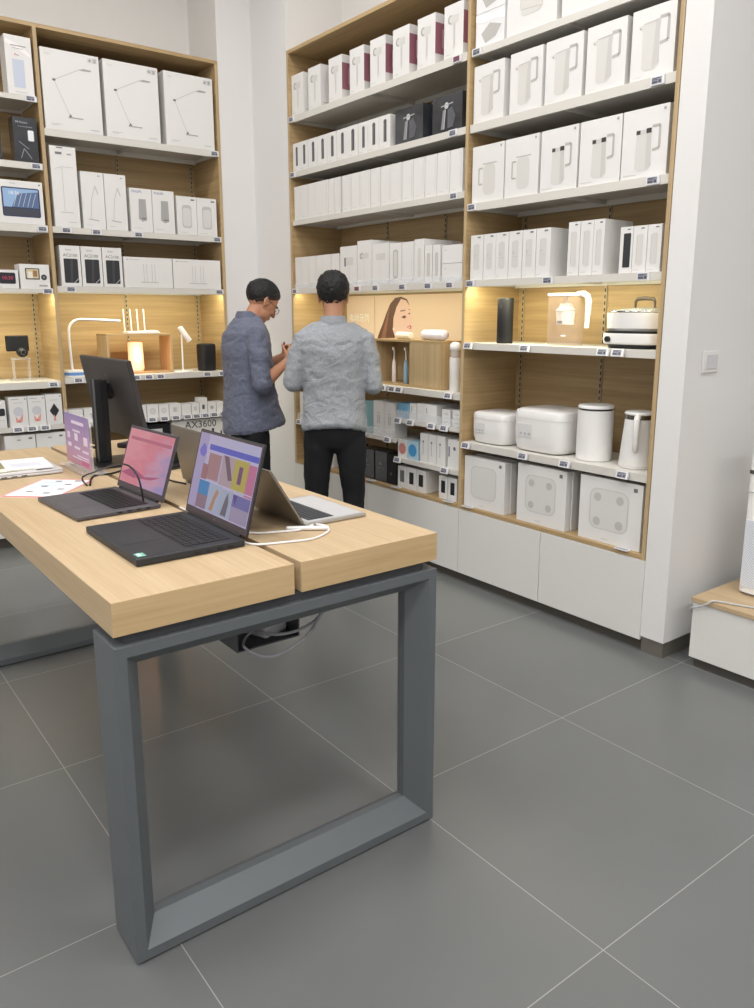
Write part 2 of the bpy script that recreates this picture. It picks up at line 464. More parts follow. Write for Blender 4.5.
def make_shelf(unit, side, a, b, zb, zt, tags=(), depth=0.38, rails=None, tilt=0.0, out=0.0, lip=None):
    """steel shelf with a folded front edge; a..b is its extent along the wall. Children are price tags."""
    mb = MB(); t = zt - zb
    if side == 'A':
        y0 = 5.41
        mb.box(a, y0, zt - 0.012, b, y0 + depth, zt, SHELF); mb.box(a, y0, zb, b, y0 + 0.014, zt - 0.012, SHELF)
        mb.box(a, y0 + depth - 0.012, zb, b, y0 + depth, zt - 0.012, SHELF)
        for q in (a + 0.004, (a + b) / 2, b - 0.006):
            mb.box(q - 0.002, y0 + 0.014, zb + 0.006, q + 0.002, y0 + depth - 0.012, zt - 0.012, SHELF)
    else:
        x0 = 2.975
        mb.box(x0, a, zt - 0.012, x0 + depth, b, zt, SHELF); mb.box(x0, a, zb, x0 + 0.014, b, zt - 0.012, SHELF)
        mb.box(x0 + depth - 0.012, a, zb, x0 + depth, b, zt - 0.012, SHELF)
        for q in (a + 0.004, (a + b) / 2, b - 0.006):
            mb.box(x0 + 0.014, q - 0.002, zb + 0.006, x0 + depth - 0.012, q + 0.002, zt - 0.012, SHELF)
    # the unit's empty sits at its base: build in world axes, shift back
    o = mb.build('shelf', unit, loc=tuple(-unit.location))
    zc = (zb + zt) / 2
    for tg in tags:
        s, red = (tg if isinstance(tg, tuple) else (tg, False))
        price_tag(o, side, s, zc, red, tilt, out)
    if lip:
        acr = MB(); h0 = zt; h1 = zt + lip
        if side == 'A': acr.box(a + 0.004, 5.4115, h0, b - 0.004, 5.4135, h1, ACRYL)
        else: acr.box(2.9765, a + 0.004, h0, 2.9785, b - 0.004, h1, ACRYL)
        l = acr.build('clear_lip', o); l['label'] = 'clear acrylic lip'
    return o

ACRYL = mat('clear_acrylic', (240, 242, 244), 0.08, alpha=0.28)

def slotted_rail(unit, side, s, z0, z1):
    mb = MB(); slot = BLACKM
    if side == 'A':
        y = 5.808
        mb.box(s - 0.009, y - 0.004, z0, s + 0.009, y, z1, RAIL)
        z = z0 + 0.02
        while z < z1 - 0.03:
            mb.box(s - 0.003, y - 0.0055, z, s + 0.003, y - 0.0038, z + 0.018, slot); z += 0.032
    else:
        x = 3.381
        mb.box(x - 0.004, s - 0.009, z0, x, s + 0.009, z1, RAIL)
        z = z0 + 0.02
        while z < z1 - 0.03:
            mb.box(x - 0.0055, s - 0.003, z, x - 0.0038, s + 0.003, z + 0.018, slot); z += 0.032
    return mb.build('slotted_rail', unit, loc=tuple(-unit.location))
RAIL = mat('rail_beige', (176, 160, 130), 0.4)

LED = mat('led_strip', (255, 240, 205), 0.5, emit=(255, 226, 165), estr=5.0)
def led(unit, side, a, b, z, power=4.0):
    mb = MB()
    if side == 'A': mb.box(a, 5.427, z - 0.006, b, 5.437, z, LED)
    else: mb.box(2.992, a, z - 0.006, 3.002, b, z, LED)
    o = mb.build('light_strip', unit, loc=tuple(-unit.location)); o['label'] = 'warm glowing light strip'
    L = bpy.data.lights.new('shelf_light', 'AREA'); L.shape = 'RECTANGLE'; L.size = abs(b - a); L.size_y = 0.02
    L.energy = power; L.color = (1.0, 0.95, 0.66)
    lo = bpy.data.objects.new('shelf_light', L); C.objects.link(lo)
    if side == 'A':
        lo.location = ((a + b) / 2, 5.432, z - 0.010); lo.rotation_euler = (math.radians(20), 0, 0)
    else:
        lo.location = (2.997, (a + b) / 2, z - 0.010); lo.rotation_euler = (math.radians(20), 0, -PI / 2)
    return o

# ------------------------------------------------------------------ shelving on the back wall (two bays)
UA = empty('shelving_unit', (1.5, 5.6, 0))
tag(UA, 'tall oak shelving with white steel shelves against the back wall, left of the corner', 'shelving')
FA = 5.405
def cA(mb, name, **kw): return mb.build(name, UA, loc=tuple(-UA.location), **kw)
for s in (0.28, 1.492, 2.678):
    cA(MB().box(s, FA, 0.07, s + 0.022, 5.83, 3.18, OAKY, fm={'front': OAKZ}), 'side_panel')
cA(MB().box(0.28, FA, 3.18, 2.70, 5.83, 3.202, OAK), 'top_panel')
cA(MB().box(0.302, 5.81, 0.45, 1.492, 5.828, 3.18, OAK), 'back_panel')
cA(MB().box(1.514, 5.81, 0.45, 2.678, 5.828, 3.18, OAK), 'back_panel')
for a, b in ((0.302, 1.492), (1.514, 2.678)):
    cA(MB().box(a, FA, 0.425, b, 5.81, 0.447, OAK), 'bottom_panel')
for a, b in ((0.302, 0.895), (0.899, 1.49), (1.516, 2.094), (2.098, 2.676)):
    cA(MB().box(a, FA - 0.003, 0.075, b, FA + 0.015, 0.422, DOOR), 'cupboard_door', bevel=0.0015)
cA(MB().box(0.29, FA + 0.05, 0.0, 2.69, FA + 0.07, 0.07, KICK), 'plinth')
for s in (0.70, 1.10, 1.86 + 0.04, 2.105, 2.66):
    pass
for s in (1.09, 1.47, 2.10, 2.65):
    slotted_rail(UA, 'A', s if s != 1.47 else 1.46, 0.47, 3.15)
sA = lambda *a, **k: make_shelf(UA, 'A', *a, **k)
sA(1.516, 2.676, 2.575, 2.617, tags=[2.65])
sA(1.516, 2.676, 2.000, 2.037, tags=[1.60, 1.79, 2.07, 2.645])
sA(1.516, 2.676, 1.635, 1.672, tags=[1.60, 2.645])
sA(1.516, 2.676, 1.046, 1.086, tags=[1.60, 1.99, 2.08, 2.165, 2.52, 2.64], tilt=0.2, out=0.004)
sA(1.516, 2.676, 0.752, 0.778, tags=[1.62, 1.70, 2.085, 2.175, 2.26, 2.35, 2.42, 2.49, 2.56, 2.63], tilt=0.3, out=0.007)
sA(0.304, 1.490, 2.757, 2.786, tags=[1.45]); sA(0.304, 1.490, 2.366, 2.405, tags=[1.45])
sA(0.304, 1.490, 1.994, 2.040, tags=[1.455]); sA(0.304, 1.490, 1.627, 1.650, tags=[1.455])
sA(0.304, 1.490, 1.025, 1.068, tags=[1.44], tilt=0.2, out=0.004)
sA(0.304, 1.490, 0.755, 0.785, tags=[1.20, 1.285, 1.365], tilt=0.3, out=0.007)
led(UA, 'A', 1.54, 2.65, 1.660, 8.5); led(UA, 'A', 0.32, 1.47, 1.638, 8.5)

# ------------------------------------------------------------------ shelving on the right wall (two bays)
UB = empty('shelving_unit', (3.15, 3.5, 0))
tag(UB, 'tall oak shelving with low white doors along the right wall, larger of the two', 'shelving')
FB = 2.967
def cB(mb, name, **kw): return mb.build(name, UB, loc=tuple(-UB.location), **kw)
for s in (1.957, 3.157, 4.912):
    cB(MB().box(FB, s, 0.07, 3.40, s + 0.02, 3.18, OAK, fm={'left': OAKZ}), 'side_panel')
cB(MB().box(FB, 1.957, 3.18, 3.40, 4.932, 3.202, OAKY), 'top_panel')
cB(MB().box(3.383, 1.977, 0.45, 3.40, 3.157, 3.18, OAKY), 'back_panel')
cB(MB().box(3.383, 3.177, 0.45, 3.40, 4.912, 3.18, OAKY), 'back_panel')
for a, b in ((1.977, 3.157), (3.177, 4.912)):
    cB(MB().box(FB, a, 0.430, 3.383, b, 0.450, OAKY), 'bottom_panel')
for a, b in ((1.9545, 2.561), (2.565, 3.165), (3.169, 4.045), (4.049, 4.93)):
    cB(MB().box(FB - 0.003, a, 0.055, FB + 0.015, b, 0.427, DOOR), 'cupboard_door', bevel=0.0015)
cB(MB().box(FB + 0.03, 1.957, 0.0, FB + 0.05, 4.93, 0.053, KICK), 'plinth')
for s in (2.12, 2.565, 3.12):
    slotted_rail(UB, 'B', s, 0.47, 3.15)
for s in (3.78, 4.36):
    slotted_rail(UB, 'B', s, 1.68, 3.15); slotted_rail(UB, 'B', s, 0.47, 1.03)
sB = lambda *a, **k: make_shelf(UB, 'B', *a, **k)
# near bay
sB(1.980, 3.154, 2.755, 2.787, tags=[3.11])
sB(1.980, 3.154, 2.400, 2.440, tags=[2.06])
sB(1.980, 3.154, 2.020, 2.058, tags=[3.12, 2.05])
sB(1.980, 3.154, 1.640, 1.674, tags=[3.12, 2.59, 2.065])
sB(1.980, 3.154, 1.315, 1.350, tags=[3.12, 2.715, 2.245, 2.165], tilt=0.3, out=0.007)
sB(1.980, 3.154, 0.775, 0.812, tags=[3.12, 2.70, 2.43, 2.10], tilt=0.3, out=0.007)
# far bay
sB(3.180, 4.909, 2.752, 2.792, tags=[4.885, (3.255, True)])
sB(3.180, 4.909, 2.405, 2.440, tags=[4.885, 3.275])
sB(3.180, 4.909, 2.093, 2.126, tags=[3.26])
sB(3.180, 4.909, 1.636, 1.672, tags=[4.885, (4.14, True), 3.95, 3.69, 3.46, 3.28], lip=0.03)
sB(3.180, 4.909, 1.035, 1.072, tags=[3.87, 3.775, 3.71, 3.27], tilt=0.3, out=0.007)
sB(3.180, 3.758, 0.855, 0.880, tags=[3.72, 3.60, 3.41, 3.30], tilt=0.3, out=0.007, lip=0.05)
sB(3.762, 4.909, 0.725, 0.750, tags=[4.08, 3.82, 4.86], tilt=0.3, out=0.007, lip=0.05)
sB(3.180, 3.758, 0.612, 0.640, tags=[3.72, 3.29], tilt=0.3, out=0.007)
led(UB, 'B', 2.0, 3.13, 1.660, 11.0); led(UB, 'B', 3.2, 4.89, 1.658, 8.0)
# acrylic ticket holders lying on the bottom board
for s in (3.10, 2.08, 4.00, 3.74, 3.26):
    mb = MB(); mb.box(-0.035, -0.014, 0, 0.035, 0.014, 0.004, TAGW); mb.box(-0.03, -0.011, 0.004, 0.03, 0.008, 0.0046, TAGS)
    o = mb.build('ticket_holder', UB, loc=(FB + 0.002 - 3.15, s - 3.5, 0.4505), rot=(0.0, 0, -PI / 2))
# ------------------------------------------------------------------ cartons, back wall
G1 = (196, 195, 192); G2 = (168, 168, 167); G3 = (120, 121, 124); INKT = (140, 140, 140); DK = (48, 49, 53)
LG = (216, 215, 212)
lampbig = [('text', .07, .92, .016, 'MIJIA', G1), ('text', .80, .91, .030, '米家', G3),
           ('line', [(.20, .62), (.66, .80)], .004, G1), ('line', [(.20, .62), (.43, .20)], .0035, G1),
           ('poly', [(.64, .79), (.72, .815), (.86, .81), (.84, .79), (.70, .785)], G2),
           ('round', .17, .605, .23, .635, .02, G3), ('round', .40, .165, .66, .18, .01, G2), ('poly', [(.41, .18), (.44, .22), (.47, .18)], G3),
           ('rect', .10, .07, .28, .076, G1), ('rect', .10, .055, .22, .061, G1), ('rect', .78, .045, .93, .052, G2)]
rowA('lampbig', 'lamp_carton', [(1.527, 1.880), (1.905, 2.265), (2.307, 2.658)], 2.618, .462, .12, lampbig,
     'large white carton showing a folding lamp, # of three, top shelf', 'large lamp cartons on the top shelf', side=CARTON)
tall = [('rect', .2, .90, .45, .93, G3), ('rect', .65, .90, .82, .92, G2), ('rect', .25, .975, .5, .99, G3), ('line', [(.42, .20), (.42, .75), (.85, .75)], .003, G1),
        ('line', [(.15, .72), (.42, .75)], .003, G1), ('rect', .25, .18, .75, .19, G1), ('rect', .55, .06, .85, .068, G1)]
rowA('tall', 'lamp_carton', [(1.537, 1.694)], 2.038, .483, .13, tall,
     'tallest narrow white carton standing at the left end of the second shelf, back wall', None)
clip = [('line', [(.35, .18), (.42, .52), (.60, .76)], .004, G1), ('line', [(.60, .76), (.72, .62)], .007, G1), ('line', [(.25, .17), (.70, .15)], .005, G2), ('rect', .75, .93, .85, .95, G2), ('rect', .15, .06, .4, .068, G1)]
rowA('clip', 'lamp_carton', [(1.714, 1.858), (1.862, 2.004)], 2.038, .350, .14, clip,
     'white carton showing a small reading lamp, # of its pair', 'reading lamp cartons')
spk = [('text', .10, .90, .021, 'PHILIPS', (80, 110, 170)), ('poly', [(.36, .30), (.40, .76), (.72, .76), (.74, .28), (.55, .24)], G2), ('rect', .5, .30, .7, .33, G3), ('rect', .1, .08, .5, .09, G1)]
rowA('spk', 'lamp_carton', [(2.026, 2.176), (2.180, 2.335)], 2.038, .278, .15, spk,
     'white carton with blue lettering and grey cylinder, # of its pair', 'cartons with blue lettering')
hum = [('round', .26, .18, .74, .78, .14, G1), ('round', .30, .22, .70, .70, .12, LG), ('rect', .72, .90, .9, .94, G3), ('rect', .1, .06, .5, .07, G1)]
rowA('hum', 'humidifier_carton', [(2.352, 2.498), (2.502, 2.651)], 2.038, .255, .15, hum,
     'short white carton with a pale rounded jug, # of its pair', 'short cartons at the shelf end')
ac = [('round', .16, .08, .86, .68, .05, DK), ('poly', [(.45, .10), (.55, .08), (.62, .66), (.50, .67)], (66, 68, 72)), ('line', [(.62, .08), (.86, .20)], .004, (190, 190, 190)),
      ('text', .15, .73, .0265, 'AC2100', (96, 97, 100)), ('text', .28, .88, .014, 'Redmi', G3)]
rowA('ac', 'router_carton', [(1.548, 1.674), (1.680, 1.812), (1.818, 1.946)], 1.673, .252, .10, ac,
     'white upright carton with a black router picture, # of three', 'upright router cartons')
wide = [('rect', .06, .90, .09, .93, G2), ('rect', .10, .91, .32, .93, G1), ('line', [(.33, .18), (.70, .18)], .006, G1)] + [('line', [(q, .19), (q, .78)], .0035, G1) for q in (.40, .46, .57, .63)]
rowA('wide', 'router_carton', [(1.958, 2.298), (2.303, 2.663)], 1.673, .200, .12, wide,
     'wide white carton with a faint four antenna router, # of its pair', 'wide router cartons')
# left bay
tb = [('poly', [(.05, .86), (.5, .78), (.95, .66), (.95, .72), (.5, .85), (.05, .93)], (250, 240, 240)), ('text', .34, .66, .018, 'Pro', (196, 60, 90)), ('rect', .25, .12, .68, .60, (196, 204, 220)),
      ('rect', .22, .82, .8, .84, G2), ('rect', .28, .78, .7, .79, G2), ('rect', .28, .04, .75, .05, G1)]
rowA('tb', 'toothbrush_carton', [(1.329, 1.478)], 2.787, .325, .12, tb, 'narrow white carton with a pale blue panel on the top shelf, far left bay', None)
dbx = [('text', .12, .86, .018, 'Mi Home', (190, 190, 195)), ('round', .60, .48, .85, .72, .05, (230, 232, 235)), ('line', [(.2, .45), (.6, .3)], .004, (150, 155, 165)), ('line', [(.25, .08), (.4, .3), (.7, .08)], .004, (150, 155, 165)),
       ('rect', .2, .78, .8, .80, (120, 122, 130))]
rowA('dbx', 'gadget_carton', [(1.150, 1.262), (1.336, 1.473)], 2.406, .256, .10, dbx, 'dark grey glossy carton, # of two in the far left bay', 'dark glossy cartons', body=DARKBOX)
sd = [('text', .30, .915, .012, 'Redmi', G2), ('disk', .93, .93, .02, G3), ('round', .10, .16, .92, .84, .04, (42, 52, 92)), ('rect', .13, .38, .89, .81, (150, 182, 218)),
      ('poly', [(.30, .38), (.44, .70), (.89, .76), (.89, .38)], (92, 112, 150)), ('rect', .12, .18, .90, .36, (66, 68, 80)), ('text', .24, .67, .030, '18:36', (235, 240, 248))] + \
     [('line', [(.34 + .1 * k, .40), (.44 + .1 * k, .72)], .003, (196, 204, 220)) for k in range(5)]
rowA('sd', 'smart_screen_carton', [(1.208, 1.476)], 2.041, .252, .12, sd, 'white carton printed with a dark blue smart display showing a city photograph', None)
al = [('round', .20, .25, .88, .85, .06, (40, 38, 46)), ('text', .30, .48, .030, '10:30', (210, 80, 110)), ('rect', .1, .05, .3, .09, G1)]
rowA('al', 'clock_carton', [(1.150, 1.288)], 1.651, .112, .10, al, 'low white carton with a black clock showing red figures, far left bay', None)
cm = [('round', .18, .38, .66, .84, .03, (70, 72, 66)), ('rect', .22, .43, .62, .80, (210, 196, 160)), ('rect', .26, .43, .42, .70, (232, 226, 214)), ('rect', .44, .50, .58, .75, (160, 120, 80)), ('disk', .80, .48, .10, DK), ('disk', .80, .48, .045, G3), ('rect', .62, .10, .9, .17, G2)]
rowA('cm', 'doorbell_carton', [(1.299, 1.476)], 1.651, .150, .12, cm, 'white carton with a small screen and round dark camera printed on it', None)
bear = [('rect', .12, .92, .55, .94, G2), ('rect', .85, .91, .93, .95, G3), ('rect', .25, .80, .75, .82, G1), ('disk', .48, .52, .27, (206, 206, 212)),
        ('poly', [(.32, .16), (.30, .40), (.38, .30), (.46, .22), (.54, .28), (.62, .36), (.72, .44), (.66, .16)], (232, 160, 148)), ('poly', [(.44, .16), (.48, .24), (.55, .16)], (190, 90, 80))]
rowA('bear', 'gadget_carton', [(1.160, 1.270), (1.274, 1.380)], .786, .192, .10, bear,
     'small white carton with a pale disc and pink fingers, # of its pair', 'cartons with pale discs')
dia = [('poly', [(.50, .22), (.80, .46), (.50, .70), (.20, .46)], (44, 44, 48)), ('poly', [(.42, .12), (.44, .34), (.5, .30), (.58, .14)], (226, 150, 140)), ('rect', .25, .80, .75, .82, G1), ('rect', .85, .92, .93, .95, G3)]
rowA('dia', 'gadget_carton', [(1.384, 1.484)], .786, .198, .10, dia, 'small white carton with a black diamond shape, right end of the low left shelf', None)
rowA('cam2', 'gadget_carton', [(1.020, 1.140)], .786, .175, .10, [('round', .30, .45, .95, .72, .08, DK), ('rect', .1, .28, .9, .29, G2)],
     'small white carton with a black round camera beside the two cartons with pale discs', None)
lw = [('rect', .40, .88, .52, .91, G2), ('rect', .78, .90, .90, .94, G3), ('rect', .28, .50, .75, .51, G1), ('poly', [(.25, .10), (.25, .40), (.75, .46), (.75, .10)], (140, 128, 158))]
rowA('lw', 'speaker_carton', [(1.116, 1.300), (1.306, 1.490)], .448, .285, .16, lw, 'wide white carton with a mauve picture low down, # of two', 'wide cartons on the bottom board')
# low gadget shelf, lamp bay
small = [('disk', .5, .5, .26, G1), ('disk', .5, .5, .20, CARTON and LG)]
sq = [('rect', .30, .30, .72, .72, LG), ('rect', .34, .34, .60, .66, G1)]
dk = [('rect', .34, .36, .66, .74, (84, 86, 92))]
ed = [(1.525, 1.62, .15, 'ed'), (1.625, 1.70, .15, 'ec'), (1.70, 1.79, .14, 'sq'), (1.80, 1.89, .14, 'small'), (1.90, 1.985, .14, 'sq'), (2.006, 2.058, .14, 'e'), (2.060, 2.145, .142, 'small'), (2.147, 2.222, .138, 'small'),
      (2.224, 2.315, .140, 'sq'), (2.317, 2.392, .125, 'e'), (2.394, 2.455, .130, 'sq'), (2.457, 2.520, .140, 'dk'), (2.522, 2.590, .128, 'dial'), (2.592, 2.65, .130, 'e')]
pk = {'ed': [('line', [(.3, .4), (.3, .6)], .004, G3)], 'ec': [('line', [(.7, .3), (.7, .6), (.5, .6)], .004, G3)], 'small': small, 'sq': sq, 'e': [('rect', .2, .5, .8, .52, LG)], 'dk': dk, 'dial': [('disk', .5, .5, .2, G2)]}
wl = ['with a black corner mark at the left end', 'with a small hooked black line', 'hidden behind the monitor pole', 'with a round picture behind the monitor', 'with a square picture behind the monitor', 'plain and narrowest beside the monitor edge',
      'with a large pale ring picture', 'with a small pale ring picture', 'with a pale grey square camera', 'plain, between two with square pictures', 'with a faint small square', 'with a dark square picture', 'with a small grey dial', 'plain, at the right end']
for (a, b, h, k), t in zip(ed, wl):
    me = carton('sm' + k, b - a - .003, .09, h * .62, pk[k])
    put(me, 'gadget_carton', ((a + b) / 2, 5.425, .779), 0, 'little white carton ' + t, 'box', 'little cartons on the low gadget shelf')
put(carton('smt', .07, .06, .028, []), 'gadget_carton', (2.487, 5.43, .867), 0, 'tiny flat white carton lying on the one with a dark square', 'box')
ax = [('text', .23, .79, .074, 'AX3600', (44, 46, 50)), ('rect', .37, .1, .40, .68, DK), ('rect', .58, .1, .61, .72, DK), ('rect', .72, .1, .76, .74, DK), ('rect', .88, .1, .91, .66, DK), ('rect', .90, .90, .97, .96, G2), ('rect', .1, .0, .95, .12, DK)]
put(carton('ax', .43, .10, .29, ax), 'router_carton', (2.455, 5.43, .448), 0, 'large pale carton lettered AX3600 on the bottom board behind the laptops', 'box')
put(carton('bk', .19, .10, .28, [('rect', .15, .30, .72, .88, (205, 205, 208)), ('rect', .3, .7, .8, .74, G2)], body=BLACKM), 'router_carton', (2.125, 5.43, .448), 0, 'black carton with a white label panel, left of the pale lettered carton', 'box')
# ------------------------------------------------------------------ cartons, right wall, near bay
PD = (186, 184, 179); PL = (214, 212, 207); PS = (201, 199, 194)
kett = [('poly', [(.26, .16), (.34, .12), (.56, .12), (.66, .20), (.64, .64), (.66, .78), (.28, .78), (.14, .76), (.26, .68)], PL), ('poly', [(.50, .13), (.66, .20), (.64, .64), (.66, .78), (.55, .78)], PS),
        ('line', [(.64, .82), (.84, .82), (.84, .48), (.66, .46)], .012, PD), ('line', [(.28, .78), (.66, .80)], .003, PD), ('disk', .20, .73, .015, (120, 120, 122)), ('rect', .06, .05, .28, .056, PL)]
rowB('kett', 'kettle_carton', [(3.144, 2.935), (2.893, 2.691), (2.672, 2.460), (2.439, 2.235), (2.208, 2.005)], 2.441, .268, .20, kett,
     'white carton showing a pale jug with slim handle, # of five', 'jug cartons on the second shelf', jitter=.003)
pot = [('poly', [(.30, .14), (.38, .10), (.60, .10), (.66, .16), (.64, .62), (.32, .62)], PL), ('poly', [(.54, .10), (.66, .16), (.64, .62), (.54, .62)], PS), ('rect', .31, .62, .65, .69, (205, 204, 200)), ('rect', .31, .63, .40, .69, (70, 66, 60)), ('rect', .53, .63, .64, .70, (60, 56, 52)),
       ('line', [(.66, .72), (.82, .72), (.82, .40), (.68, .38)], .010, PD), ('rect', .88, .92, .93, .96, G2), ('rect', .05, .05, .35, .056, PD)]
pot2 = [('round', .36, .12, .74, .66, .12, PL), ('rect', .34, .66, .78, .68, PD), ('line', [(.34, .60), (.22, .60), (.22, .32), (.34, .32)], .008, PD), ('rect', .88, .92, .93, .96, G2)]
for k, (a, b) in enumerate([(3.141, 2.916), (2.909, 2.691), (2.679, 2.460), (2.451, 2.229), (2.225, 2.003)]):
    pr = pot2 if k < 2 else pot
    t = 'white carton, pale kettle with left handle' if k < 2 else 'white carton, kettle with dark rim band'
    put(carton('pot%d' % (k < 2), a - b - .003, .21, .272, pr), 'kettle_carton', (2.985, (a + b) / 2, 2.059), ROT_B, t + ', ' + ordw(k, 5) + ' of five', 'box', 'kettle cartons on the third shelf')
glass = [('line', [(.28, .35), (.30, .95)], .003, PD), ('line', [(.72, .30), (.70, .95)], .003, PD), ('round', .29, .24, .71, .60, .06, PL), ('line', [(.29, .34), (.71, .30)], .003, PD)]
rowB('top', 'kettle_carton', [(2.929, 2.622), (2.590, 2.228), (2.195, 1.995)], 2.788, .30, .20, glass,
     'large white carton on the near bay highest shelf, # of three', 'large cartons on the highest shelf')
glo = [('poly', [(0, .78), (.3, .70), (.6, .74), (1, .66), (1, .86), (.5, .92), (0, .98)], (255, 255, 255)), ('poly', [(.35, .1), (.7, .2), (.9, .5), (.5, .65), (.2, .4)], PD)]
for k in range(2):
    put(carton('glo', .195, .18, .155, glo, body=CARTON2), 'gadget_carton', (2.985, 3.04, 2.788 + k * .157), ROT_B,
        ('upper' if k else 'lower') + ' of two glossy white cartons stacked beside the divider on the highest shelf', 'box', 'stacked glossy cartons')
cup = [('round', .30, .22, .72, .80, .12, PL), ('rect', .32, .46, .70, .465, PD), ('line', [(.28, .24), (.28, .78)], .002, PD), ('line', [(.36, .50), (.36, .56), (.46, .56)], .002, G2), ('rect', .55, .93, .80, .96, G3), ('rect', .1, .05, .35, .058, G1)]
rowB('cup', 'bottle_carton', [(3.140, 3.048), (3.044, 2.960), (2.957, 2.870), (2.866, 2.778), (2.774, 2.690), (2.686, 2.598)], 1.675, .225, .20, cup,
     'slim white carton showing a rounded bottle, # of six', 'slim bottle cartons')
tub = [('round', .28, .16, .74, .82, .14, PL), ('line', [(.28, .2), (.28, .8)], .002, PD), ('rect', .55, .93, .80, .955, G3), ('rect', .1, .05, .5, .058, G1)]
rowB('tub', 'tube_carton', [(2.492, 2.426), (2.424, 2.352), (2.350, 2.292)], 1.675, .237, .20, tub,
     'slim white carton with a long pale tube, # of three', 'tube cartons')
blk = [('round', .28, .12, .86, .86, .06, DK), ('rect', .55, .93, .80, .955, G3)]
rowB('blk', 'tube_carton', [(2.205, 2.142)], 1.675, .192, .16, blk, 'slim white carton with a solid black tube, left of two with pale tubes', 'cartons by the right edge')
rowB('pal', 'tube_carton', [(2.140, 2.072), (2.069, 2.002)], 1.675, .192, .16, tub, 'slim white carton with a pale tube, # of pair at the right edge', 'cartons by the right edge')

# scale cartons standing on the bottom board
def scale_prints(feet):
    p = [('round', .17, .20, .80, .84, .12, (205, 204, 200)), ('round', .19, .215, .78, .825, .11, (218, 217, 213)), ('rect', .86, .88, .92, .94, G3), ('rect', .40, .06, .50, .066, G2)]
    if feet: p += [('disk', u, v, .06, (192, 191, 188)) for u, v in ((.30, .70), (.66, .70), (.30, .32), (.66, .32))]
    return p
stacks = [(3.171, 2.843, .282, 4, False), (2.751, 2.432, .300, 3, True), (2.348, 2.003, .305, 2, True)]
sn = ['left', 'middle', 'right']
for q, (a, b, h, n, ft) in enumerate(stacks):
    a = min(a, 3.150)
    for k in range(n):
        me = carton('scale%d%d' % (q, k == 0), a - b, .038, h - (k % 2) * .004, scale_prints(ft))
        put(me, 'scale_carton', (2.988 + k * .043, (a + b) / 2 - (k % 2) * .006, .4515), ROT_B,
            'square white scale carton, ' + (['front one', 'second one back', 'third one back', 'rearmost one'][k]) + ' of the ' + sn[q] + ' stack', 'box', sn[q] + ' group of scale cartons')

# ------------------------------------------------------------------ cartons, right wall, far bay
vac = [('disk', .34, .72, .15, G2), ('disk', .36, .72, .10, PL), ('poly', [(.36, .62), (.74, .64), (.76, .78), (.38, .80)], PL), ('line', [(.50, .62), (.52, .16)], .010, PL), ('line', [(.56, .62), (.56, .22)], .003, PD), ('rect', .1, .07, .35, .078, PD)]
pinkside = [('rect', .0, .22, 1.0, .82, (158, 104, 116)), ('round', .30, .34, .52, .72, .06, (204, 168, 174)), ('rect', .36, .52, .85, .62, (186, 140, 148))]
whiteside = [('rect', .1, .1, .4, .12, PD)]
ve = [(4.931 - .03, 4.767), (4.698, 4.552), (4.461, 4.307), (4.229, 4.091), (4.022, 3.874), (3.806, 3.666), (3.593, 3.451), (3.373, 3.234)]
vh = .252
for k, (a, b) in enumerate(ve):
    pr = k >= 2
    me = carton('vac%d' % pr, .145, .16, vh, vac, sideprints=pinkside if pr else whiteside)
    put(me, 'hair_tool_carton', (2.985 + random.uniform(0, .004), (a + b) / 2, 2.793), ROT_B,
        ('white carton with plum coloured side, ' + ordw(k - 2, 6) + ' of six') if pr else
        ('white plain-sided hand tool carton, ' + ['left', 'right'][k] + ' of two by the corner'), 'box', 'hand tool cartons on the top shelf')
ths = [('rect', .42, .20, .68, .76, (84, 84, 86)), ('disk', .55, .80, .14, (90, 90, 92)), ('rect', .5, .2, .56, .76, (120, 120, 122)), ('rect', .1, .06, .5, .07, PD)]
te = [4.906, 4.814, 4.713, 4.602, 4.488, 4.377, 4.266, 4.148, 4.049, 3.940, 3.832]
rowB('ths', 'thermos_carton', [(a - .002, b + .001) for a, b in zip(te, te[1:])], 2.441, .180, .14, ths,
     'narrow white carton with a dark slim bottle, # of ten', 'dark bottle cartons on the second shelf')
dg = [('poly', [(.30, .10), (.36, .60), (.46, .66), (.42, .10)], (140, 140, 144)), ('poly', [(.52, .10), (.52, .60), (.66, .66), (.78, .40), (.70, .12)], (90, 92, 98)), ('disk', .48, .72, .07, (196, 196, 200)), ('line', [(.30, .72), (.70, .76)], .006, (170, 170, 174)), ('line', [(.45, .6), (.40, .1)], .004, (200, 200, 204))]
rowB('dg', 'grooming_carton', [(3.786, 3.544), (3.466, 3.232)], 2.441, .183, .13, dg, 'large glossy dark carton showing silver tools, # of two', 'glossy dark cartons', body=DARKBOX, x=2.987)
pl = [('line', [(.86, .1), (.86, .92)], .0015, PD), ('rect', .15, .08, .5, .088, PD)]
e1 = [4.905, 4.812, 4.718, 4.625, 4.478, 4.410, 4.340]
rowB('pl', 'plain_carton', [(a - .002, b + .001) for a, b in zip(e1, e1[1:])], 2.127, .218, .18, pl,
     'plain white third shelf carton, # of six in left group', 'left plain cartons on the third shelf')
e2 = [4.325 - i * (4.325 - 3.215) / 11 for i in range(12)]
rowB('pl', 'plain_carton', [(a - .002, b + .002) for a, b in zip(e2, e2[1:])], 2.127, .218, .20, pl,
     'plain white third shelf carton, # of eleven in right group', 'right plain cartons on the third shelf', n=11)
e3 = [4.905 - i * (4.905 - 4.362) / 6 for i in range(7)]
rowB('pl4', 'plain_carton', [(a - .002, b + .001) for a, b in zip(e3, e3[1:])], 1.673, .208, .17, pl,
     'plain white carton above the man, # of six', 'plain cartons above the man')
def one(kind, a, b, z, h, d, pr, label, x=2.985, group='mixed cartons above the poster', name='appliance_carton', **kw):
    put(carton(kind, a - b - .003, d, h, pr, **kw), name, (x, (a + b) / 2, z), ROT_B, label, 'box', group)
